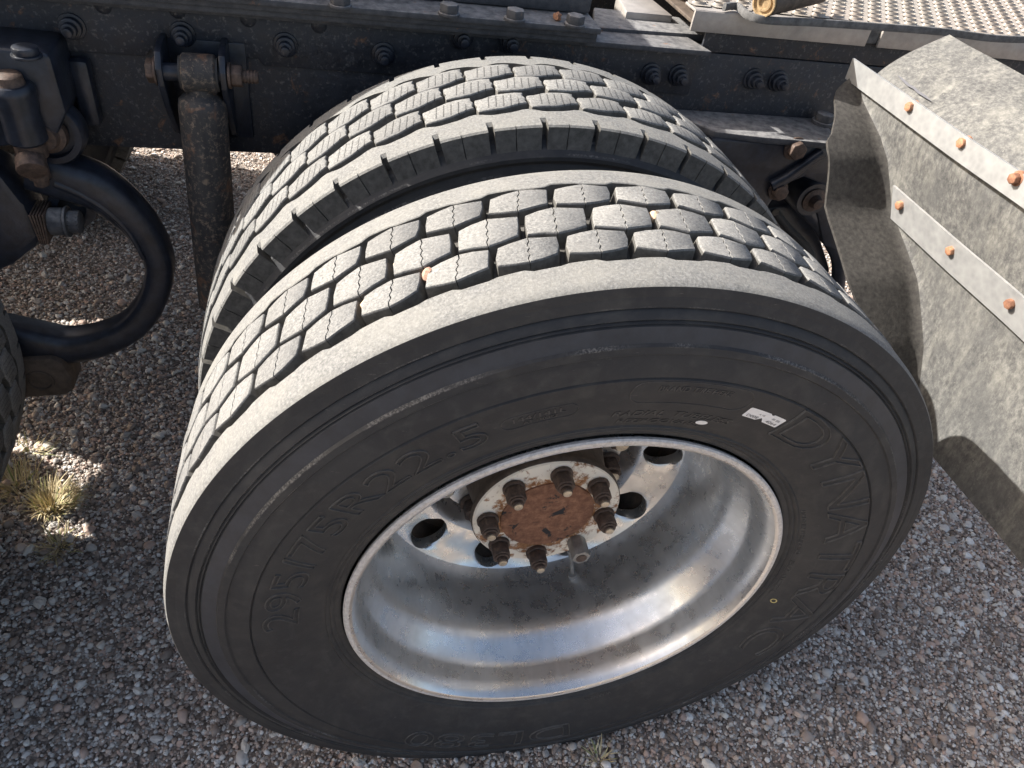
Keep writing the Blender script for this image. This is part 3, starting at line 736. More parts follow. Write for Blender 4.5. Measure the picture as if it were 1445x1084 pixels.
# brake drum and axle tube behind the wheels
for X, lab in ((0, 'dark axle housing behind the lettered wheel'), (XA, 'dark axle housing of the neighbouring axle')):
    ax = thing('axle_housing', lab, 'axle', (X, 0, 0), group='axle housings')
    MB().lathe([(.07, .62), (.07, .95), (.16, 1.0), (.25, 1.06), (.25, 1.24), (.16, 1.30), (.07, 1.36), (.07, 1.70)], 32, 'Y', (0, 0, ZC), True).build('tube', M['black'], ax)  # centre bulge enlarged to block sun from the ground
    for y0, y1, d_ in ((.278, .62, 1), (YFAR - .278, 1.70, -1)): MB().lathe([(.02, y0), (.239, y0), (.2472, y0 - d_ * .047), (.2484, y0 - d_ * .047), (.2484, y0 + d_ * .04), (.238, y0 + d_ * .05), (.238, y1), (.05, y1)], 40, 'Y', (0, 0, ZC)).build('brake_drum', M['brown'], ax)  # flared lip added to keep sun out of the hand holes

# ================================================================== FRAME RAIL
YW = .72
rail = thing('frame_rail', 'black painted steel truck frame rail with rust spots, behind the wheels', 'frame rail', (0, YW, .765))
def rail_parts(rt, s):
    mb = MB(); mb.box((0, s * .004, .110), (4.6, .008, .218), .003); mb.box((0, s * .046, .004), (4.6, .076, .008), .002); mb.box((0, s * .046, .2175), (4.6, .076, .007), .002); mb.build('channel', M['frame'], rt)
rail_parts(rail, 1)
# liner plate above the seam, stepping over the shock mount
pl = [(-2.3, .217), (.322, .217), (.322, .147), (-.395, .148), (-.402, .158), (-.555, .160), (-.562, .150), (-2.3, .150)]
mb = MB(); mb.prism(pl, 0, .006, Matrix.Translation((0, -.0002, 0)) @ Matrix.Rotation(math.pi / 2, 4, 'X'), .0012); mb.build('liner_plate', M['frame'], rail)
bm_ = MB(); T = to((0, 0, 0), (0, -1, 0)); bm_.hexn(.0185, 0, .004, T, .001, 20); bm_.hexn(.0150, .004, .014, T, .002, 14); bm_.hexn(.0105, .013, .024, T, .0015, 12); bm_.hexn(.0068, .023, .034, T, .001, 10)
bolt_me = mesh_of('bolt', bm_.V, bm_.F, M['black'])
for u, v in ((102, 37), (258, 48), (403, 63), (541, 76), (652, 52), (720, 58), (918, 104), (957, 106), (1062, 111), (1097, 114)):
    p = py(u, v, YW - (.006 if u < 970 else 0)); o = link(bpy.data.objects.new('bolt', bolt_me), rail); o.location = (p.x, p.y - YW, p.z - .765)
rv = MB(); rv.lathe([(.0001, -.004), (.008, -.0035), (.012, 0)], 14, 'Y'); rv_me = mesh_of('rivet', rv.V, rv.F, M['frame'])
for u, v in ((145, 8), (350, 27), (450, 36), (250, 15), (720, 60)):
    p = py(u, v, YW - .006); o = link(bpy.data.objects.new('rivet', rv_me), rail); o.location = (p.x, p.y - YW, p.z - .765)
p = py(122, 97, YW); MB().lathe([(.0001, -.0006), (.0075, -.0006), (.0085, -.0002)], 16, 'Y', (p.x, 0, p.z - .765)).build('bolt_hole', M['rust'], rail)
MB().box((1.09, .003, .2385), (1.53, .006, .036), .0012).build('web_extension', M['frame'], rail)
rail2 = thing('frame_rail', 'far black frame rail of the truck, on the other side of the axle', 'frame rail', (0, YF - YW, .765)); rail_parts(rail2, -1)
for X, lab in ((-.62, 'black steel crossmember joining the frame rails behind the shock absorber'), (1.15, 'black steel crossmember joining the frame rails behind the fender')):
    cm = tag(MB().box((0, 0, 0), (.09, YF - 2 * YW - .018, .16), .006).build('crossmember', M['frame']), lab, 'crossmember'); cm.location = (X, YF / 2, .875)

cm = tag(MB().box((0, 0, 0), (.70, YF - 2 * YW - .018, .13), .01).build('crossmember', M['frame']), 'wide black crossmember added unseen above the neighbouring axle to block sun', 'crossmember'); cm.location = (-1.45, YF / 2, .865)  # unseen wide crossmember, added to keep sun off the ground
for X, Y_, lab in ((-1.29, .865, 'unseen air spring added to block sun between the curved arm and the neighbouring axle'), (-2.15, .865, 'unseen air spring added to block sun behind the neighbouring axle'), (-2.15, YF - .865, 'unseen air spring added to block sun behind the neighbouring axle, beside the far frame rail'), (-1.29, YF - .865, 'unseen air spring added to block sun beside the far frame rail, ahead of the neighbouring axle')):
    sp_ = thing('sun_blocking_air_spring', lab, 'air spring', (X, Y_, .44), group='unseen air springs added to block sun')  # added out of view; the gap between them leaves one sunlit ground patch
    MB().lathe([(.05, 0), (.115, 0), (.115, .05), (.125, .08), (.140, .12), (.142, .18), (.128, .21), (.142, .24), (.140, .29), (.12, .325), (.05, .325)], 32, 'Z').build('bellows', M['side'], sp_); MB().box((0, 0, .331), (.18, .18, .012), .003).build('top_plate', M['dust'], sp_)
bc = thing('sun_blocking_brake_chamber', 'unseen round brake chamber added beside the neighbouring axle housing to block sun', 'brake chamber', (-1.45, .82, .33))  # unseen canister added to trim the edge of the sunlit patch
MB().lathe([(.001, -.12), (.07, -.12), (.088, -.09), (.088, -.01), (.097, -.008), (.097, .008), (.088, .01), (.088, .09), (.06, .12), (.001, .12)], 32, 'Y').build('canister', M['black'], bc)
# mounting angle on top of the rail, lit end plate
ang = thing('mounting_angle', 'dusty steel mounting angle plate with slanted end on top of the rail', 'mounting plate', (0, .70, .986))
a0, a1, a2, a3 = pz(1005, 72, .995), pz(965, 48, .995), (-2.2, .80), (-2.2, .703)
mb = MB(); mb.prism([(a3[0], a3[1] - .70), (a0.x, a0.y - .70), (a1.x, a1.y - .70), (a2[0], a2[1] - .70)], 0, .008, None, .0012); mb.build('plate', M['dust'], ang)
# stack of packing plates with hex bolts
stk = thing('packing_plates', 'stack of black steel packing plates bolted along the rail top', 'steel plates', (0, .665, .995))
for i, (yf, x1) in enumerate(((.0135, .121), (.008, .119), (.0, .121))):
    MB().box(((x1 - 2.2) / 2, (yf + .125) / 2, .0045 + i * .0092), (x1 + 2.2, .125 - yf, .0088), .0018).build('plate', M['dust'], stk)
mb = MB(); mb.box((-1.04, .085, .0440), (2.32, .035, .032), .006); mb.build('upright', M['dust'], stk)
for u, v in ((634, 12), (727, 20), (812, 28), (350, -14), (480, 0)):
    p = pz(u, v, 1.0235 + .008); mb = MB(); T = Matrix.Translation((p.x, p.y - .665, .0275)); mb.hexn(.0165, 0, .004, T, .001, 20); mb.hexn(.0150, .0035, .0165, T, .0022, 6, random.random()); mb.build('hex_bolt', M['dust'], stk)
p = pz(787, 22, 1.03)
b = bmesh.new(); bmesh.ops.create_icosphere(b, subdivisions=2, radius=.007)
for v in b.verts: v.co = v.co * random.uniform(.75, 1.15)
me = bpy.data.meshes.new('pebble'); b.to_mesh(me); b.free(); me.materials.append(M['bolt'])
peb = link(bpy.data.objects.new('pebble', me)); peb.location = (p.x, p.y, 1.0285); tag(peb, 'tan pebble lying on the packing plates between two hex bolts', 'pebble')
# plates further in
tag(MB().prism([tuple(pz(u, v, 1.0)[:2]) for u, v in ((838, 38), (1040, 52), (958, 24), (838, 10))], .987, 1.0, None, .003).build('rear_plate', M['dust']), 'rust stained flat steel plate behind the slanted mounting plate', 'steel plate')
tag(MB().prism([tuple(pz(u, v, 1.012)[:2]) for u, v in ((884, 16), (950, 22), (915, -6), (870, -8))], .985, 1.012, None, .003).build('aluminium_box', M['beam']), 'pale aluminium box end beside the deck plate', 'box')
ft = thing('sun_blocking_fuel_tank', 'unseen round fuel tank added on the far side of the frame to block sun', 'fuel tank', (-2.65, 2.05, .42))  # tank added out of view to stop sun reaching the ground inside the arm
MB().lathe([(.001, -.70), (.33, -.70), (.36, -.67), (.36, .67), (.33, .70), (.001, .70)], 40, 'X', (0, 0, .30)).build('shell', M['beam'], ft)
for x in (-.35, .35): MB().lathe([(.361, x - .025), (.365, x - .025), (.365, x + .025), (.361, x + .025)], 40, 'X', (0, 0, .30)).build('strap', M['galv'], ft)
# fifth wheel coupling over the rails, unseen, added to shade the packing plates
fw = thing('fifth_wheel', 'black fifth wheel coupling plate added unseen above the frame rails for its shade', 'coupling', (0, YF / 2, 1.0))
MB().box((-.62, 0, .265), (.94, .80, .03), .008).build('top_plate', M['dust'], fw)
for s in (-1, 1): MB().box((-.52, s * .33, .15), (.30, .06, .20), .01).build('leg', M['dust'], fw); MB().box((-.52, s * .36, .04), (.6, .10, .06), .005).build('foot', M['dust'], fw)

# ================================================================== SHOCK ABSORBER AND ITS MOUNT
sm_ = thing('shock_mount', 'black two eared bracket holding the shock absorber pin on the frame rail', 'bracket', (0, YW, .80))
PE = py(282, 104, .655); zE = PE.z - .80
for u in (228, 316):
    x = py(u, 105, .655).x; mb = MB()
    poly = [(0, .150), (-.045, .152), (-.072, .146), (-.083, .125), (-.080, .100), (-.060, .06), (-.02, .005), (0, -.005)]
    mb.prism(poly, -.0045, .0045, Matrix.Translation((x, 0, 0)) @ Matrix(((0, 0, 1, 0), (1, 0, 0, 0), (0, 1, 0, 0), (0, 0, 0, 1))), .0015); mb.build('ear', M['black'], sm_)
MB().box((PE.x + .004, -.004, .07), (.115, .008, .15), .002).build('back_plate', M['black'], sm_)
xa, xb = py(208, 103, .655).x, py(350, 108, .655).x; TX = lambda x: to((x, .655 - YW, zE), (1, 0, 0))
MB().tube([(xa + .012, .655 - YW, zE), (xb - .03, .655 - YW, zE)], .0125, 20).build('pin', M['black'], sm_)
MB().hexn(.0175, 0, .012, TX(xa), .002, 6, .2).hexn(.0200, .011, .014, TX(xa), .0006, 20).build('bolt_head', M['nut'], sm_)
x = py(316, 105, .655).x + .006
mb = MB(); mb.hexn(.0185, 0, .004, TX(x), .0006, 20); mb.hexn(.0165, .004, .020, TX(x), .002, 6, .5)
for k in range(9): mb.hexn(.0098 if k % 2 else .0086, .020 + k * .0024, .0226 + k * .0024, TX(x), .0003, 14)
mb.build('nut', M['nut'], sm_)
sh = thing('shock_absorber', 'rusty speckled black tube shock absorber hanging from the rail bracket', 'shock absorber', (PE.x, .655, .38))
ze = PE.z - .38; lean = Vector((-.020, -.020, -.50)); dn = lambda t: Vector((0, 0, ze)) + lean * t
mb = MB(); mb.lathe([(.014, -.0235), (.0245, -.0235), (.0275, -.021), (.0275, .021), (.0245, .0235), (.014, .0235)], 32, 'X', (0, 0, ze)); mb.build('top_eye', M['shock'], sh)
for s in (-1, 1): MB().lathe([(.0135, s * .0230), (.0230, s * .0230), (.0235, s * .0265), (.0135, s * .0265)], 28, 'X', (0, 0, ze)).build('rubber_bush', M['side'], sh)
MB().tube([dn(.03), dn(.055), dn(.066), dn(.078), dn(.095), dn(.80)], [.020, .021, .0275, .0330, .0345, .0350], 36, up=(1, 0, 0)).build('body', M['shock'], sh)
MB().tube([dn(.80), dn(1.02)], .012, 16, up=(1, 0, 0)).build('rod', M['gnut'], sh)

# ================================================================== LEFT SUSPENSION
hang = thing('suspension_hanger', 'black cast suspension hanger with a round bolt on top, bolted to the rail', 'bracket', (0, 0, 0))
h0 = py(72, 78, .63); h1 = py(78, 190, .63); h2 = py(-60, 78, .63)
mb = MB(); mb.prism([(h2.x, .945), (h0.x - .006, .942), (h0.x, .935), (h0.x + .002, .86), (h1.x + .004, .825), (h1.x - .03, .81), (h2.x, .80)], .625, .716, Matrix(((1, 0, 0, 0), (0, 0, 1, 0), (0, 1, 0, 0), (0, 0, 0, 1))), .006); mb.build('body', M['black'], hang)
p = pz(37, 76, .948); mb = MB(); T = Matrix.Translation((p.x, p.y, .944)); mb.hexn(.019, 0, .004, T, .001, 24); mb.hexn(.0165, .003, .014, T, .003, 14); mb.build('bolt', M['black'], hang)
MB().box((h0.x + .012, .705, .86), (.028, .028, .10), .008).build('web', M['black'], hang)
bush = thing('pivot_bushing', 'dark round rubber pivot bushing with stepped rings below the hanger', 'bushing', (0, 0, 0))
pb = py(62, 195, .625)
MB().lathe([(.008, .03), (.046, .02), (.050, .012), (.050, -.012), (.046, -.018), (.037, -.018), (.036, -.008), (.026, -.008)], 40, 'Y', (pb.x, .655, pb.z)).build('outer_ring', M['black'], bush)
MB().lathe([(.0285, -.012), (.027, -.022), (.020, -.024), (.017, -.034), (.0001, -.034)], 32, 'Y', (pb.x, .655, pb.z)).build('core', M['nut'], bush)
post = thing('clamp_post', 'black upright clamp post with rusty bolt and hex nut beneath its collar', 'clamp bolt', (0, 0, 0))
q0, q1 = py(14, 120, .61), py(25, 188, .61)
ax_ = (q1 - q0).normalized(); ax_ = Vector((0, .05, -1)).normalized()
at = lambda t: Vector((q0.x, .612, q0.z)) + ax_ * t
MB().tube([at(-.002), at(.004), at(.010), at(.045), at(.078), at(.082)], [.024, .029, .029, .025, .027, .024], 28, up=(1, 0, 0)).build('sleeve', M['black'], post)
MB().tube([at(-.016), at(-.013), at(-.004), at(.0)], [.013, .017, .018, .020], 20, up=(1, 0, 0)).build('top_nut', M['nut'], post)
MB().tube([at(.08), at(.105)], .021, 20, up=(1, 0, 0)).build('shank', M['nut'], post)
mb = MB(); mb.hexn(.0205, 0, .022, to(at(.104) + Vector((0, -.012, .0)), (.18, -.85, -.5)), .0025, 12); mb.tube([at(.115), at(.140)], .0150, 16, up=(1, 0, 0)); mb.tube([at(.138), at(.152)], .0105, 14, up=(1, 0, 0)); mb.build('lower_nut', M['nut'], post)

arm = thing('curved_arm', 'thick black C shaped suspension arm curving above the gravel', 'suspension arm', (0, 0, 0))
cl = [(45, 232), (85, 245), (135, 262), (180, 296), (212, 335), (226, 375), (216, 420), (190, 455), (150, 476), (100, 486), (55, 480), (5, 470)]
P = [py(u, v, .665 - .012 * i / 11) for i, (u, v) in enumerate(cl)]
pp = smooth_path(P, 6); wd = np.interp(np.linspace(0, 11, len(pp)), range(12), [.026, .0255, .025, .0225, .0195, .0175, .0175, .019, .0205, .0225, .024, .024])
MB().tube(pp, list(wd * 1.34), 20, (1.0, 1.0)).build('bar', M['black'], arm)
p2 = smooth_path([py(u, v, .636) for u, v in ((78, 258), (112, 272), (150, 296), (182, 328), (203, 365))], 6)
MB().tube(p2, list(np.interp(np.linspace(0, 1, len(p2)), [0, .4, 1], [.009, .0075, .004])), 10).build('edge_bead', M['black'], arm)
lug = thing('forged_lug', 'worn dark forged lug with a round recess under the curved arm', 'forging', (0, 0, 0))
lp = [py(u, v, .615) for u, v in ((-30, 508), (20, 508), (72, 505), (88, 512), (101, 532), (105, 549), (94, 557), (20, 562), (-30, 562))]
mb = MB(); mb.prism([(q.x, q.z) for q in lp], .612, .68, Matrix(((1, 0, 0, 0), (0, 0, 1, 0), (0, 1, 0, 0), (0, 0, 0, 1))), .006); mb.build('body', M['brown'], lug)
q = py(57, 537, .612); MB().lathe([(.024, .004), (.0225, -.003), (.019, -.0035), (.0175, .001), (.0001, .002)], 28, 'Y', (q.x, .612, q.z)).build('recess_ring', M['brown'], lug)
beam = thing('equaliser_beam', 'heavy black tapered beam end with a through bolt beside the curved arm', 'beam', (0, 0, 0))
bp = [py(u, v, .625) for u, v in ((-120, 200), (0, 245), (35, 290), (62, 335), (52, 350), (20, 375), (-20, 392), (-120, 395))]
mb = MB(); mb.prism([(q.x, q.z) for q in bp], .622, .70, Matrix(((1, 0, 0, 0), (0, 0, 1, 0), (0, 1, 0, 0), (0, 0, 0, 1))), .012); mb.build('body', M['black'], beam)
q = py(60, 312, .64); TB = lambda d: to((q.x + d, .64, q.z), (1, 0, 0))
mb = MB()
for k in range(5): mb.box((0, 0, 0), (.0028, .05, .052), .0008, 1, Matrix.Translation((q.x - .006 + k * .0036, .642, q.z - .003)) @ Matrix.Rotation(.12 * (k - 2) * .3, 4, 'Y'))
mb.build('shim_pack', M['nut'], beam)
mb = MB(); mb.hexn(.022, .010, .034, TB(0), .004, 20); mb.hexn(.0245, .034, .038, TB(0), .0008, 24); mb.hexn(.0185, .037, .056, TB(0), .004, 18); mb.build('bolt', M['dust'], beam)
qq = py(100, 285, .665); MB().lathe([(.02, -.012), (.034, -.012), (.0365, -.004), (.0365, .02), (.02, .03)], 32, 'Y', (qq.x, .675, qq.z - .01)).build('collar', M['black'], beam)

# ================================================================== RIGHT HANGER AND TORQUE ROD
rh = thing('spring_hanger', 'dusty black cast hanger bracket with top plate and bolts beside the fender', 'bracket', (0, 0, 0))
zt = .885
tp = [pz(u, v, zt) for u, v in ((930, 150), (1010, 186), (1080, 194), (1130, 198), (1195, 205), (1205, 180), (1180, 160))]
tp = [(max(.25, q.x), min(q.y, .716)) for q in tp]
mb = MB(); mb.prism([tp[0], tp[1], tp[2], tp[3], tp[4], (tp[4][0] + .01, .716), (tp[0][0], .716)], zt - .012, zt, None, .003); mb.build('top_plate', M['dust'], rh)
q = pz(1140, 158, zt); mb = MB(); T = Matrix.Translation((q.x, min(q.y, .690), zt)); mb.hexn(.020, -.001, .006, T, .001, 20); mb.hexn(.017, .005, .020, T, .003, 8); mb.build('bolt', M['dust'], rh)
yw = min(p_[1] for p_ in tp) + .018
wp = [py(u, v, yw) for u, v in ((1005, 196), (1200, 212), (1200, 262), (1165, 262), (1135, 250), (1105, 262), (1085, 290), (1075, 320), (1040, 300), (1000, 240))]
mb = MB(); mb.prism([(q.x, q.z) for q in wp], yw, yw + .05, Matrix(((1, 0, 0, 0), (0, 0, 1, 0), (0, 1, 0, 0), (0, 0, 0, 1))), .004); mb.build('web', M['black'], rh)
MB().tube([py(u, v, yw - .004) for u, v in ((1088, 262), (1110, 250), (1135, 232), (1160, 215))], .010, 12, (1, 1)).build('rib', M['black'], rh)
for u, v, r in ((1121, 209, .021), (1097, 268, .019)):
    q = py(u, v, yw); mb = MB(); T = to((q.x, yw, q.z), (0, -1, 0)); mb.hexn(r, 0, .004, T, .001, 20); mb.hexn(r * .8, .003, .018, T, .003, 6, .4); mb.build('bolt', M['nut'], rh)
XZ = Matrix(((1, 0, 0, 0), (0, 0, 1, 0), (0, 1, 0, 0), (0, 0, 0, 1)))
lg = [py(u, v, .70) for u, v in ((1146, 256), (1186, 262), (1181, 350), (1160, 344), (1150, 300))]
MB().prism([(q.x, q.z) for q in lg], .69, .715, XZ, .004).build('leg', M['black'], rh)
lc = [py(u, v, .76) for u, v in ((1070, 290), (1118, 282), (1150, 318), (1168, 375), (1160, 420), (1120, 400), (1085, 340))]
MB().prism([(q.x, q.z) for q in lc], .745, .80, XZ, .010).build('lower_casting', M['black'], rh)
hz = tag(MB().tube(smooth_path([py(1094, 300, .735), py(1112, 322, .735), py(1140, 352, .735), py(1150, 385, .74), py(1140, 425, .745)], 5), .0085, 12).build('air_hose', M['side']), 'thin black air hose looping down beside the torque rod', 'hose')
rod = thing('torque_rod', 'black torque rod with rubber bush running down behind the fender', 'torque rod', (0, 0, 0))
q = py(1138, 272, .70); MB().lathe([(.012, -.03), (.034, -.03), (.038, -.024), (.038, .03), (.012, .035)], 32, 'Y', (q.x, .70, q.z)).build('eye', M['black'], rod)
MB().lathe([(.0001, -.052), (.010, -.050), (.014, -.036), (.024, -.033), (.026, -.02)], 24, 'Y', (q.x, .70, q.z)).build('bush_pin', M['nut'], rod)
rp = smooth_path([py(1132, 290, .70), py(1150, 310, .71), py(1172, 340, .72), py(1184, 372, .73), py(1180, 420, .74)], 5)
MB().tube(rp, .016, 14).build('rod', M['black'], rod)

# ================================================================== QUARTER FENDER
fen = thing('quarter_fender', 'dusty grey rubber quarter fender with two bolted metal straps behind the wheel', 'fender', (0, 0, 0))
PR = [(.573, 1.000), (.570, .985), (.574, .955), (.585, .915), (.598, .870), (.610, .815), (.619, .760), (.627, .700), (.634, .640), (.640, .568)]
pr_s = smooth_path([Vector((a, b_, 0)) for a, b_ in PR], 5)
ny = 44; ya, yb = -.13, .605
def y_in(z): return float(np.interp(z, [.56, .68, .77, .835, .90, .95, 1.0], [.400, .472, .540, .605, .632, .630, .612]))
def warp(y, z): return .0022 * math.sin(11 * y + 6 * z) + .0012 * math.sin(23 * y - 9 * z)
def y_crease(z): return float(np.interp(z, [.56, .70, .78, .845, .88, .916, .94, .958, .973, 1.0], [.180, .250, .320, .428, .448, .468, .498, .538, .578, .612]))
def sheet(name, path, row, th, mat, fold=None):
    """row(q) -> list of (x, y) across the sheet at profile point q"""
    k = len(path); R3 = [[Vector((x, y, q.y)) for x, y in row(q)] for q in path]; n = len(R3[0]); ny = n - 1; V = []
    for side in (0, 1):
        for i in range(k):
            for j in range(n):
                a = R3[min(i + 1, k - 1)][j] - R3[max(i - 1, 0)][j]; b_ = R3[i][min(j + 1, ny)] - R3[i][max(j - 1, 0)]
                nn = a.cross(b_).normalized(); V.append(R3[i][j] + nn * (th * side))
    F = []; o = k * n
    for i in range(k - 1):
        for j in range(ny):
            a = i * n + j; F.append((a, a + 1, a + n + 1, a + n)); F.append((o + a, o + a + n, o + a + n + 1, o + a + 1))
        for j in (0, ny): a = i * n + j; F.append((a, a + n, o + a + n, o + a))
    for j in range(ny):
        for i in (0, k - 1): a = i * n + j; F.append((a, a + 1, o + a + 1, o + a))
    I_ = None
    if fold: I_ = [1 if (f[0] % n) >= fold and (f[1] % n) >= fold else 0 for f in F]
    return obj(name, V, F, mat, fen, 40, I_)
def lower_row(q):
    z = q.y; yc = y_crease(z); Ls = float(np.interp(z, [.56, .70, .78, .85, .9, 1], [.06, .07, .105, .10, .085, .07])) / 8; A = R_(100) * max(.35, min(1, (1.005 - z) / .045)); tp_ = max(.12, min(1, (1.0 - z) / .07)); out = []
    for j in range(31): y = ya + (yc - ya) * j / 30; out.append((q.x + warp(y, z), y))
    x, y = out[-1]; hd = 0.0; ds = .0036 * (.4 + .6 * tp_)
    for j in range(10): hd = A * (j + 1) / 10; x -= math.sin(hd) * ds; y += math.cos(hd) * ds; out.append((x, y))
    for j in range(8): hd -= R_(1.5); x -= math.sin(hd) * Ls * tp_; y += math.cos(hd) * Ls * tp_; out.append((x, y))
    return out
sheet('lower_sheet', pr_s, lower_row, .005, [M['flap'], M['fold']], 33)  # fold strip broadened and darkened to stand in for shadow
lipp = smooth_path([Vector((.576, .990, 0)), Vector((.592, 1.016, 0)), Vector((.628, 1.046, 0)), Vector((.687, 1.079, 0))], 5)
sheet('top_sheet', lipp, lambda q: [(q.x + .004 * math.sin(9 * y + 1) + .002 * math.sin(31 * y), y) for y in np.linspace(ya, .598, 40)], -.006, M['flap'])
def strap(pts, wd, yl, yh, off, rust_edge):
    """flat bar along y centred on profile point pts with its width down the sheet"""
    (x, z), (tx_, tz_) = pts; t = Vector((tx_, 0, tz_)).normalized(); n = Vector((tz_, 0, -tx_)).normalized()
    if n.x > 0: n = -n
    mb = MB(); L_ = yh - yl; K = 26; V = []
    for i in range(K + 1):
        y = yl + L_ * i / K; bow = .002 * math.sin(5.5 * y + .6)
        for a, h in ((-.5, 0), (-.5, .0035), (.5, .0035), (.5, 0)):
            e = (.3 * wd if (i == K and a > 0 and rust_edge) else 0)
            p = Vector((x, y - (e if a > 0 else 0), z)) + t * (a * wd) + n * (off + bow + h); p.x += warp(min(y, .35), z); V.append(p)
    F = [(i * 4 + m, i * 4 + (m + 1) % 4, (i + 1) * 4 + (m + 1) % 4, (i + 1) * 4 + m) for i in range(K) for m in range(4)] + [(3, 2, 1, 0), (K * 4, K * 4 + 1, K * 4 + 2, K * 4 + 3)]
    mb.add(V, F); o = mb.build('strap', M['galv'], fen, 30)
    return t, n
def fbolt(u, v, x, n):
    q = px(u, v, x); T = to(q, n); mb = MB(); mb.hexn(.0100, -.004, .0015, T, .0005, 18); mb.hexn(.0075, .001, .010, T, .0014, 6, random.random()); mb.build('strap_bolt', random.choice([M['bolt'], M['rust'], M['bolt']]), fen)
t1, n1 = strap(((.5680, 1.003), (.05, -1)), .034, ya, .636, .006, False)
for u, v in ((1288, 151), (1362, 202), (1436, 252)): fbolt(u, v, .5600, n1)
t2, n2 = strap(((.5990, .864), (.24, -.97)), .052, ya, .445, .006, True)
for u, v in ((1274, 289), (1346, 353), (1430, 428)): fbolt(u, v, .5910, n2)
# crack in the top sheet
cp = [(1268, 110), (1276, 117), (1283, 124), (1291, 128), (1297, 134), (1307, 140), (1316, 147)]
mb = MB()
def on_lip(u, v):
    d = Vector(_ray(u, v)); o = Vector(CAM); best = None
    for i in range(len(lipp) - 1):
        a, b_ = lipp[i], lipp[i + 1]; det = d.x * -(b_.y - a.y) - d.z * -(b_.x - a.x)
        if abs(det) < 1e-9: continue
        rx, rz = a.x - o.x, a.y - o.z
        t = (rx * -(b_.y - a.y) - rz * -(b_.x - a.x)) / det; s_ = (d.x * rz - d.z * rx) / det
        if -.05 <= s_ <= 1.05: best = o + d * t
    return best
cq = [on_lip(u, v) for u, v in cp]
if all(cq):
    V = []
    for i, q in enumerate(cq):
        wv = .0016 if 0 < i < 6 else .0002; V += [q + Vector((-.004, 0, .004)) + Vector((.006, .004, .004)) * (wv / .006), q + Vector((-.004, 0, .004)) - Vector((.006, .004, .004)) * (wv / .006)]
    mb.add(V, [(2 * i, 2 * i + 1, 2 * i + 3, 2 * i + 2) for i in range(6)]); mb.build('crack', M['ink'], fen, 0)

# ================================================================== DECK PLATE
dk = thing('deck_platform', 'perforated aluminium deck plate with grey side beam above the frame rail', 'deck plate', (0, .70, 1.0))
for xa, xb in ((.286, .620), (.644, 1.75)):
    mb = MB(); mb.box(((xa + xb) / 2, .004, .0370), (xb - xa, .006, .032), .0015); mb.box(((xa + xb) / 2, .025, .0520), (xb - xa, .045, .004), .001); mb.build('side_beam', M['beam'], dk)
MB().box((.632, .012, .037), (.030, .010, .026), .004).build('joint', M['grey'], dk)
MB().tube([(.290, .004, .048), (.290, .80, .048)], .014, 14).build('end_tube', M['beam'], dk)
mb = MB(); V = []; cw, ch = .0375, .030
for j in range(26):
    for i in range(39):
        cx = .305 + cw * (i + (.5 if j % 2 else 0)); cy = .02 + ch * (j + .5)
        if cx > 1.75: continue
        n = 12; V = []; zc = .0560
        for k in range(n):
            a = 2 * math.pi * k / n + math.pi / 12; ca, sa = math.cos(a), math.sin(a); m = max(abs(ca) / (cw / 2), abs(sa) / (ch / 2)); V.append((cx + ca / m, cy + sa / m, zc))
        for rr, zz in ((1.32, 0), (1.05, .0036), (1.0, .0022), (.98, -.008)):
            for k in range(n):
                a = 2 * math.pi * k / n + math.pi / 12; V.append((cx + .0098 * rr * math.cos(a), cy + .0058 * rr * math.sin(a), zc + zz))
        F = [(r * n + k, r * n + (k + 1) % n, (r + 1) * n + (k + 1) % n, (r + 1) * n + k) for r in range(4) for k in range(n)]
        mb.add(V, F)
mb.build('deck_panel', M['deck'], dk, 35)
MB().box((1.02, .40, .030), (1.45, .78, .006), .001).build('under_panel', M['brown'], dk)
ed = tag(MB().tube(smooth_path([pz(u, v, 1.062) for u, v in ((1022, 10), (1040, 9), (1056, 22), (1085, 29), (1150, 32), (1240, 38), (1330, 45), (1400, 54), (1450, 56))], 5), .0042, 10, (1.5, .8), up=(0, 0, 1)).build('edge_strip', M['grey']), 'wavy dusty dark rubber strip along the front edge of the deck plate', 'rubber strip')
pf = thing('pipe_fitting', 'brown ringed pipe end resting on the deck plate', 'pipe', (0, 0, 0))
q = pz(1079, 4, 1.085); d = Vector((.86, .5, .06)).normalized()
TP = to(q, -d); mb = MB(); mb.bm((lambda b: (bmesh.ops.create_cone(b, cap_ends=False, segments=28, radius1=.021, radius2=.021, depth=.16), b)[1])(bmesh.new()), TP @ Matrix.Translation((0, 0, -.082))); mb.build('tube', M['brown'], pf)
prf = [(.021, 0), (.0205, .003), (.018, .003), (.0165, -.001), (.0135, -.001), (.0125, .002), (.0095, .002), (.008, -.002), (.0001, -.002)]
mb = MB(); mb.lathe(prf, 28, 'Z'); mb.V = [TP @ v for v in mb.V]; mb.build('end_cap', mat_plain('tan_pipe_end', (.34, .24, .13), .6, .2, 120, .4), pf)

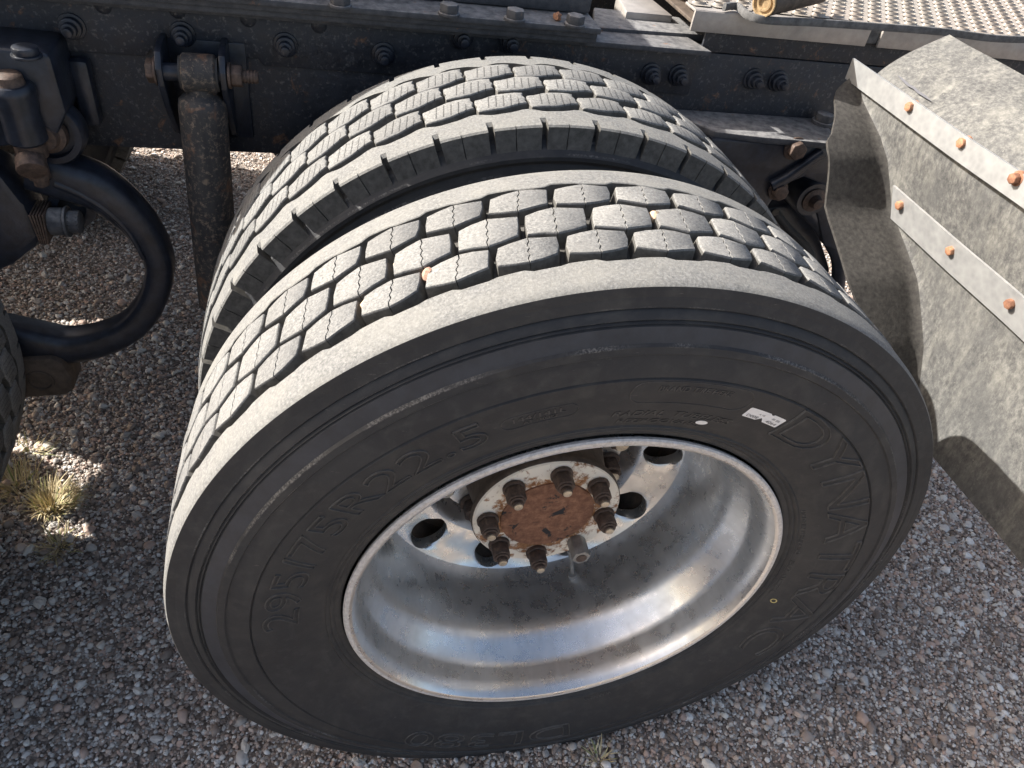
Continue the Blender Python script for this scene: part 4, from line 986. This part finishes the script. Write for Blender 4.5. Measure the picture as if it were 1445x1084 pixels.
# ================================================================== STONES IN THE TREAD, GRASS
def stone(u, v, Rr, sz, lab, mat):
    d = Vector(_ray(u, v)); o = Vector(CAM) - Vector((0, 0, ZC)); a = d.x ** 2 + d.z ** 2; bq = 2 * (o.x * d.x + o.z * d.z); cq_ = o.x ** 2 + o.z ** 2 - Rr ** 2
    t = (-bq - math.sqrt(bq * bq - 4 * a * cq_)) / (2 * a); p = Vector(CAM) + d * t
    b = bmesh.new(); bmesh.ops.create_icosphere(b, subdivisions=2, radius=sz)
    for v_ in b.verts: v_.co = Vector((v_.co.x * random.uniform(.7, 1.1), v_.co.y * random.uniform(.8, 1.2), v_.co.z * random.uniform(.8, 1.3)))
    m = bpy.data.meshes.new('pebble'); b.to_mesh(m); b.free(); m.materials.append(mat)
    o_ = link(bpy.data.objects.new('pebble', m)); o_.location = p; tag(o_, lab, 'pebble')
tanm = mat_plain('tan_pebble', (.50, .37, .25), .8, 0, 160, .3, .001)
stone(518, 432, .500, .0065, 'tan pebble wedged low in the tread groove of the lettered tyre', tanm)
stone(563, 374, .500, .0060, 'pale pebble wedged in the tread between two block rows', tanm)
stone(604, 390, .500, .0080, 'reddish pebble wedged at the corner of a tread block', mat_plain('reddish_pebble', (.36, .22, .16), .8, 0, 160, .4, .001))
stone(922, 308, .500, .0075, 'cream pebble caught between tread blocks near the tyre crown', tanm)

def tuft(base, n, hgt, spread, lab, seed, lean=(0, 0)):
    q = random.Random(seed); mb = MB()
    for i in range(n):
        a = q.uniform(0, 6.283); r0 = q.uniform(0, spread * .45); L_ = hgt * q.uniform(.45, 1.1); ln = q.uniform(.25, 1.2)
        p0 = Vector((math.cos(a) * r0, math.sin(a) * r0, .002)); a2 = a + q.uniform(-.8, .8)
        dr = Vector((math.cos(a2) * ln + lean[0], math.sin(a2) * ln + lean[1], 1)).normalized(); wv = q.uniform(.0008, .0021)
        sd = dr.cross(Vector((0, 0, 1))); sd = sd.normalized() if sd.length > 1e-4 else Vector((1, 0, 0))
        V = []; ns = 4
        for k in range(ns + 1):
            t = k / ns; p = p0 + dr * (L_ * t) + Vector((0, 0, -.45 * L_ * t * t * ln)); p.z = max(p.z, .003)
            ww = wv * (1 - t * .85); V += [p - sd * ww, p + sd * ww]
        mb.add(V, [(2 * k, 2 * k + 1, 2 * k + 3, 2 * k + 2) for k in range(ns)])
    o = mb.build('grass_tuft', M['straw'], None, 0); o.location = (base.x, base.y, 0.004); tag(o, lab, 'grass')
tuft(pz(78, 718, 0), 420, .075, .07, 'dry golden grass tuft catching a patch of sunlight on the gravel', 1, (.25, .3))
tuft(pz(85, 775, 0), 120, .045, .07, 'short green and straw coloured grass in the sunlit patch of gravel', 2)
tuft(pz(22, 690, 0), 220, .07, .12, 'matted dry straw grass tuft beside the neighbouring tyre', 3, (-.3, .2))
tuft(pz(45, 640, 0), 40, .06, .08, 'a few dry straw blades lying flat on the gravel above the grass tufts', 4, (.6, .1))
tuft(pz(843, 1076, 0), 34, .05, .03, 'small dry grass sprig in the gravel just below the lettered tyre', 5)
